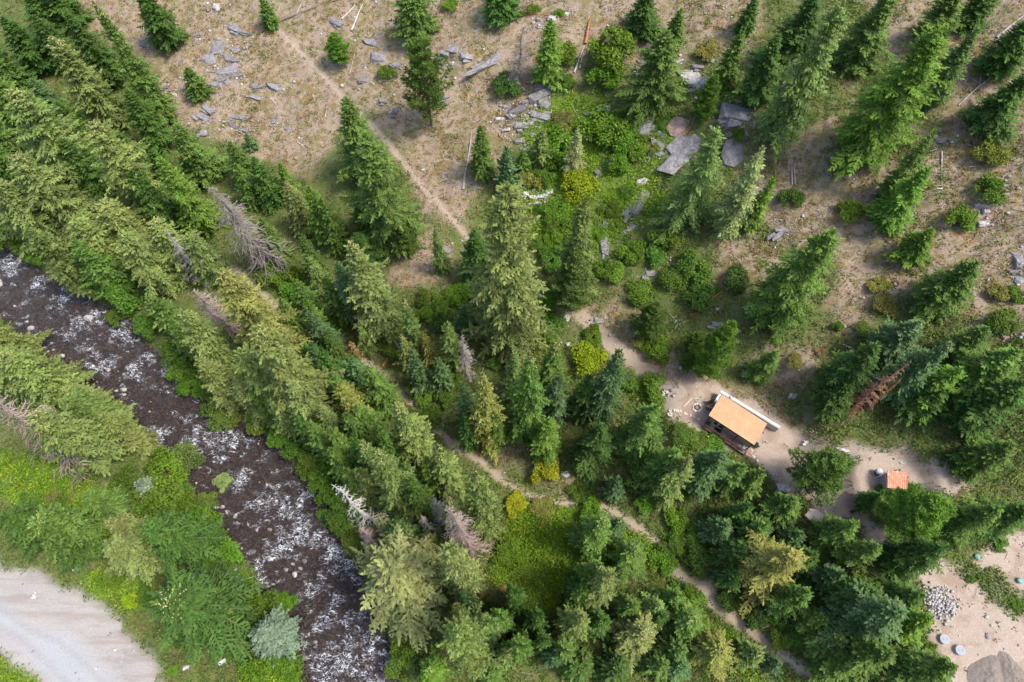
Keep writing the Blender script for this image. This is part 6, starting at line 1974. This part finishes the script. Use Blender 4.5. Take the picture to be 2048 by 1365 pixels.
# ------------------------------------------------------------------ labels: look + place + order among look-alikes
ZONES = [(40, 40, 'in the top left corner'), (160, 110, 'in the dark stand at upper left'), (280, 30, 'at the top edge left of the rocky clearing'), (430, 70, 'at the top of the rocky clearing'), (440, 160, 'in the middle of the rocky clearing'), (530, 190, 'on the right of the rocky clearing'),
 (420, 235, 'at the foot of the rocky clearing'), (500, 300, 'just below the rocky clearing'), (30, 220, 'on the left edge of the forest'), (40, 380, 'by the left edge above the river'), (180, 270, 'in the stand above the river bend'), (230, 420, 'above the upper rapids'), (350, 500, 'by the leaning dead fir'), (470, 400, 'around the grey brown dead fir'),
 (590, 400, 'right of the grey brown dead fir'), (530, 20, 'at the top end of the upper trail'), (600, 180, 'left of the upper trail'), (680, 60, 'right of the upper trail near the top'), (700, 120, 'beside the upper trail'), (720, 280, 'along the middle of the upper trail'), (830, 50, 'at the top edge in the centre'), (850, 200, 'right of the upper trail'), (770, 130, 'among boulders right of the upper trail'), (910, 120, 'on the rock outcrop at top centre'), (970, 130, 'on the long slab at top centre'),
 (1000, 340, 'near the grey fallen trunk'), (930, 300, 'beside the lower part of the upper trail'), (1040, 60, 'left of the white snag'), (1090, 100, 'around the white snag'), (1050, 230, 'on the ledge below the white snag'), (1120, 30, 'above the white snag'), (1160, 90, 'right of the white snag'), (1080, 200, 'under the white snag'), (1220, 130, 'in the bright thicket at top centre'), (1290, 40, 'at the top edge right of centre'), (1220, 270, 'in the large leafy thicket'), (1200, 210, 'at the top of the leafy gully'), (1120, 290, 'on the left of the leafy gully'), (1090, 390, 'at the stone patch in the gully'), (1160, 370, 'in the middle of the leafy gully'), (1290, 270, 'on the right of the leafy gully'), (1290, 400, 'at the foot of the leafy gully'), (1330, 130, 'at the bouldery stream head'),
 (1390, 40, 'at the top right of centre'), (1380, 140, 'on the pale outcrop'), (1370, 260, 'at the big grey slab'), (1480, 220, 'right of the big grey slab'), (1430, 330, 'below the big grey slab'), (1520, 400, 'right of the lichen-covered spruce'), (1540, 100, 'left of the tall fir at upper right'), (1600, 250, 'under the tall fir at upper right'), (1680, 60, 'at the top right'), (1580, 360, 'on the dry slope at upper right'), (1790, 40, 'at the top edge on the right'), (1870, 120, 'at the upper right'), (1980, 80, 'along the top right edge'), (2000, 230, 'on the right edge up the slope'), (1880, 330, 'beside the standing dead pole at right'), (1710, 420, 'in the middle of the dry slope'), (1820, 440, 'right of the dry slope'), (1970, 400, 'near the right edge of the dry slope'), (2030, 520, 'on the right edge of the dry slope'), (1560, 470, 'at the rock above the paired firs'), (1620, 580, 'by the paired firs above the cabin'), (1790, 590, 'by the old tyre'), (1960, 590, 'right of the old tyre'), (1990, 640, 'near the right edge'),
 (1690, 660, 'above the grove right of the cabin'), (1800, 740, 'in the grove right of the cabin'), (1900, 740, 'in the right half of the grove'), (2010, 760, 'at the right edge by the grove'), (1680, 820, 'on the left of the grove'), (1420, 680, 'just above the cabin'), (1540, 740, 'uphill of the cabin roof'), (1590, 800, 'behind the cabin'), (1310, 640, 'beside the wide cabin path'), (1200, 640, 'at the top of the wide cabin path'), (1260, 520, 'below the leafy gully'), (1330, 790, 'left of the fire pit'), (1240, 730, 'left of the wide cabin path'), (1310, 850, 'left of the cabin'), (1400, 880, 'in front of the cabin deck'), (1460, 960, 'below the cabin'), (1380, 1000, 'downhill left of the cabin'), (1630, 940, 'between the cabin and the shed'), (1560, 990, 'left of the driveway'), (1740, 930, 'near the shed'), (1870, 1000, 'right of the shed'), (1990, 900, 'at the right edge above the lot'), (1980, 1040, 'at the right edge above the dirt lot'), (1980, 1180, 'across the dirt lot'), (1700, 1080, 'along the driveway'), (1830, 1120, 'at the top of the dirt lot'),
 (1600, 1140, 'in the thick stand below the driveway'), (1480, 1090, 'above the fork of the lower trail'), (1420, 1130, 'at the fork of the lower trail'), (1700, 1180, 'left of the dirt lot'), (1830, 1240, 'beside the concrete lids'), (1780, 1330, 'at the bottom edge by the dirt lot'), (1620, 1250, 'right of the lower trail'), (1690, 1320, 'at the bottom right'), (1480, 1260, 'beside the lower trail'), (1390, 1310, 'at the bottom edge below the lower trail'), (1540, 1330, 'at the bottom edge left of the lower trail end'),
 (1210, 1040, 'right of the fern patch by the trail'), (1220, 1150, 'right of the fern patch'), (1290, 1260, 'below the right end of the fern patch'), (1170, 1260, 'below the fern patch'), (1320, 1130, 'under the trees right of the fern patch'), (1060, 1020, 'at the top of the fern patch'), (1010, 1110, 'on the left of the fern patch'), (1080, 950, 'above the bend of the footpath'), (1230, 950, 'below the firs left of the cabin'), (1100, 740, 'in the group above the footpath'), (1110, 850, 'in the middle of the footpath group'), (1220, 780, 'right of the footpath group'), (960, 780, 'left of the footpath group'), (1020, 520, 'around the tallest fir'), (960, 560, 'left of the tallest fir'), (1110, 480, 'right of the tallest fir'), (900, 640, 'below left of the tallest fir'), (850, 500, 'between the trail and the tallest fir'), (820, 660, 'beside the footpath in the centre'), (860, 760, 'right of the footpath in the centre'), (760, 770, 'left of the footpath in the centre'), (730, 540, 'in the upper centre stand'), (640, 520, 'above the footpath'), (600, 590, 'along the upper footpath'), (700, 680, 'by the small orange tree'), (780, 480, 'at the dry patch above the centre'),
 (440, 570, 'at the top of the sunlit bank'), (380, 640, 'on the sunlit bank'), (560, 700, 'in the middle of the sunlit bank'), (640, 800, 'at the lower end of the sunlit bank'), (290, 620, 'on the bank above the rapids'), (250, 560, 'at the water by the upper rapids'), (360, 760, 'at the water below the sunlit bank'), (480, 840, 'at the bend of the far bank'), (570, 870, 'overhanging the far bank'), (730, 830, 'left of the winding footpath'), (800, 880, 'below the winding footpath'), (740, 940, 'on the steep bank above the snags'), (690, 960, 'beside the leaning white snag'), (880, 960, 'above the pair of grey snags'), (860, 1050, 'at the pair of grey snags'), (960, 980, 'right of the pair of grey snags'), (940, 1060, 'at the broad pink dead fir'), (780, 1040, 'above the big pale fir'), (800, 1160, 'at the big pale fir'), (920, 1140, 'right of the big pale fir'), (960, 1190, 'below the fern patch on the left'), (900, 1260, 'below the big pale fir'), (820, 1300, 'at the far bank near the bottom'), (1000, 1320, 'at the bottom edge in the centre'), (1080, 1320, 'at the bottom edge right of centre'),
 (40, 620, 'on the near bank at the left edge'), (60, 740, 'in the near bank stand at left'), (150, 830, 'in the middle of the near bank stand'), (20, 880, 'at the left edge of the near bank'), (260, 900, 'at the lower end of the near bank stand'), (290, 980, 'at the water below the near bank stand'), (360, 950, 'at the narrows on the near bank'), (400, 1020, 'on the near bank by the narrows'), (90, 1000, 'in the grassy gap of the near bank'), (60, 1080, 'above the gravel road'), (200, 1010, 'right of the grassy gap'), (230, 1080, 'left of the silvery spruce top'), (340, 1080, 'at the silvery spruce top'), (450, 1100, 'at the water on the near bank'), (200, 1150, 'at the edge of the gravel road'), (80, 1190, 'on the gravel road'), (350, 1230, 'in the big tree clump by the road'), (360, 1330, 'at the bottom edge by the road'), (500, 1190, 'right of the big tree clump'), (520, 1290, 'at the silvery spruce near the bottom'), (560, 1340, 'at the bottom edge on the near bank'), (270, 1200, 'left of the big tree clump'),
 (60, 560, 'in the upper rapids'), (110, 660, 'near the left shore of the upper rapids'), (190, 650, 'in the middle of the upper rapids'), (130, 710, 'along the left shore'), (220, 730, 'in the middle rapids'), (250, 790, 'below the middle rapids'), (400, 870, 'at the river bend'), (450, 990, 'in the shallows by the narrows'), (540, 1060, 'in the lower rapids'), (600, 1140, 'in the lowest rapids'), (640, 1230, 'in the rapids near the bottom'), (480, 830, 'by the far shore of the bend'), (270, 840, 'near the left shore of the middle rapids')]
ORD = ['leftmost', 'second from left', 'third from left', 'fourth from left', 'fifth from left', 'sixth from left', 'seventh from left', 'eighth from left', 'ninth from left', 'tenth from left']
def finish_labels():
    zx = np.array([z[0] for z in ZONES], float); zy = np.array([z[1] for z in ZONES], float)
    by = {}
    for o, px, py, look in THINGS:
        dist = np.hypot(zx - px, zy - py); wet = np.arange(len(ZONES)) >= len(ZONES) - 13; cat = o['category']
        dist = np.where(wet != (cat == 'river stone'), 1e9, dist)          # stream places are for stones in the stream
        if cat == 'dead tree': dist = dist + np.array([1e6 if ('snag' in z[2] or 'dead' in z[2]) else 0 for z in ZONES])
        k = int(np.argmin(dist)); by.setdefault((look, ZONES[k][2]), []).append((px, py, o))
    for (look, place), L in by.items():
        L.sort(key=lambda q: q[0])
        for i, (px, py, o) in enumerate(L):
            if len(L) == 1: extra = ''
            elif len(L) == 2:
                if abs(L[1][0] - L[0][0]) >= abs(L[1][1] - L[0][1]): extra = (', the left one', ', the right one')[i]
                else: extra = ', the upper one' if py == min(L[0][1], L[1][1]) else ', the lower one'
            else: extra = ', ' + (ORD[i] if i < len(L) - 1 else 'rightmost')
            lab = f'{look} {place}{extra}'
            for w in (' with cones', ' with side branches', ' leafy'):
                if len(lab.split()) > 16: lab = lab.replace(w, '')
            o['label'] = lab
finish_labels()
HERO = [(1016, 371, 'tallest light olive fir standing alone near the middle'), (787, 1131, 'huge pale green broad fir overhanging the river near the bottom'),
        (1690, 0, 'tall grass green fir with trunk foot above the dry slope'), (1888, 51, 'widest bright green fir on the upper right slope')]
for hx, hy, lab in HERO:
    o = min((q for q in THINGS if q[0]['category'] == 'tree'), key=lambda q: math.hypot(q[1] - hx, q[2] - hy))[0]; o['label'] = lab
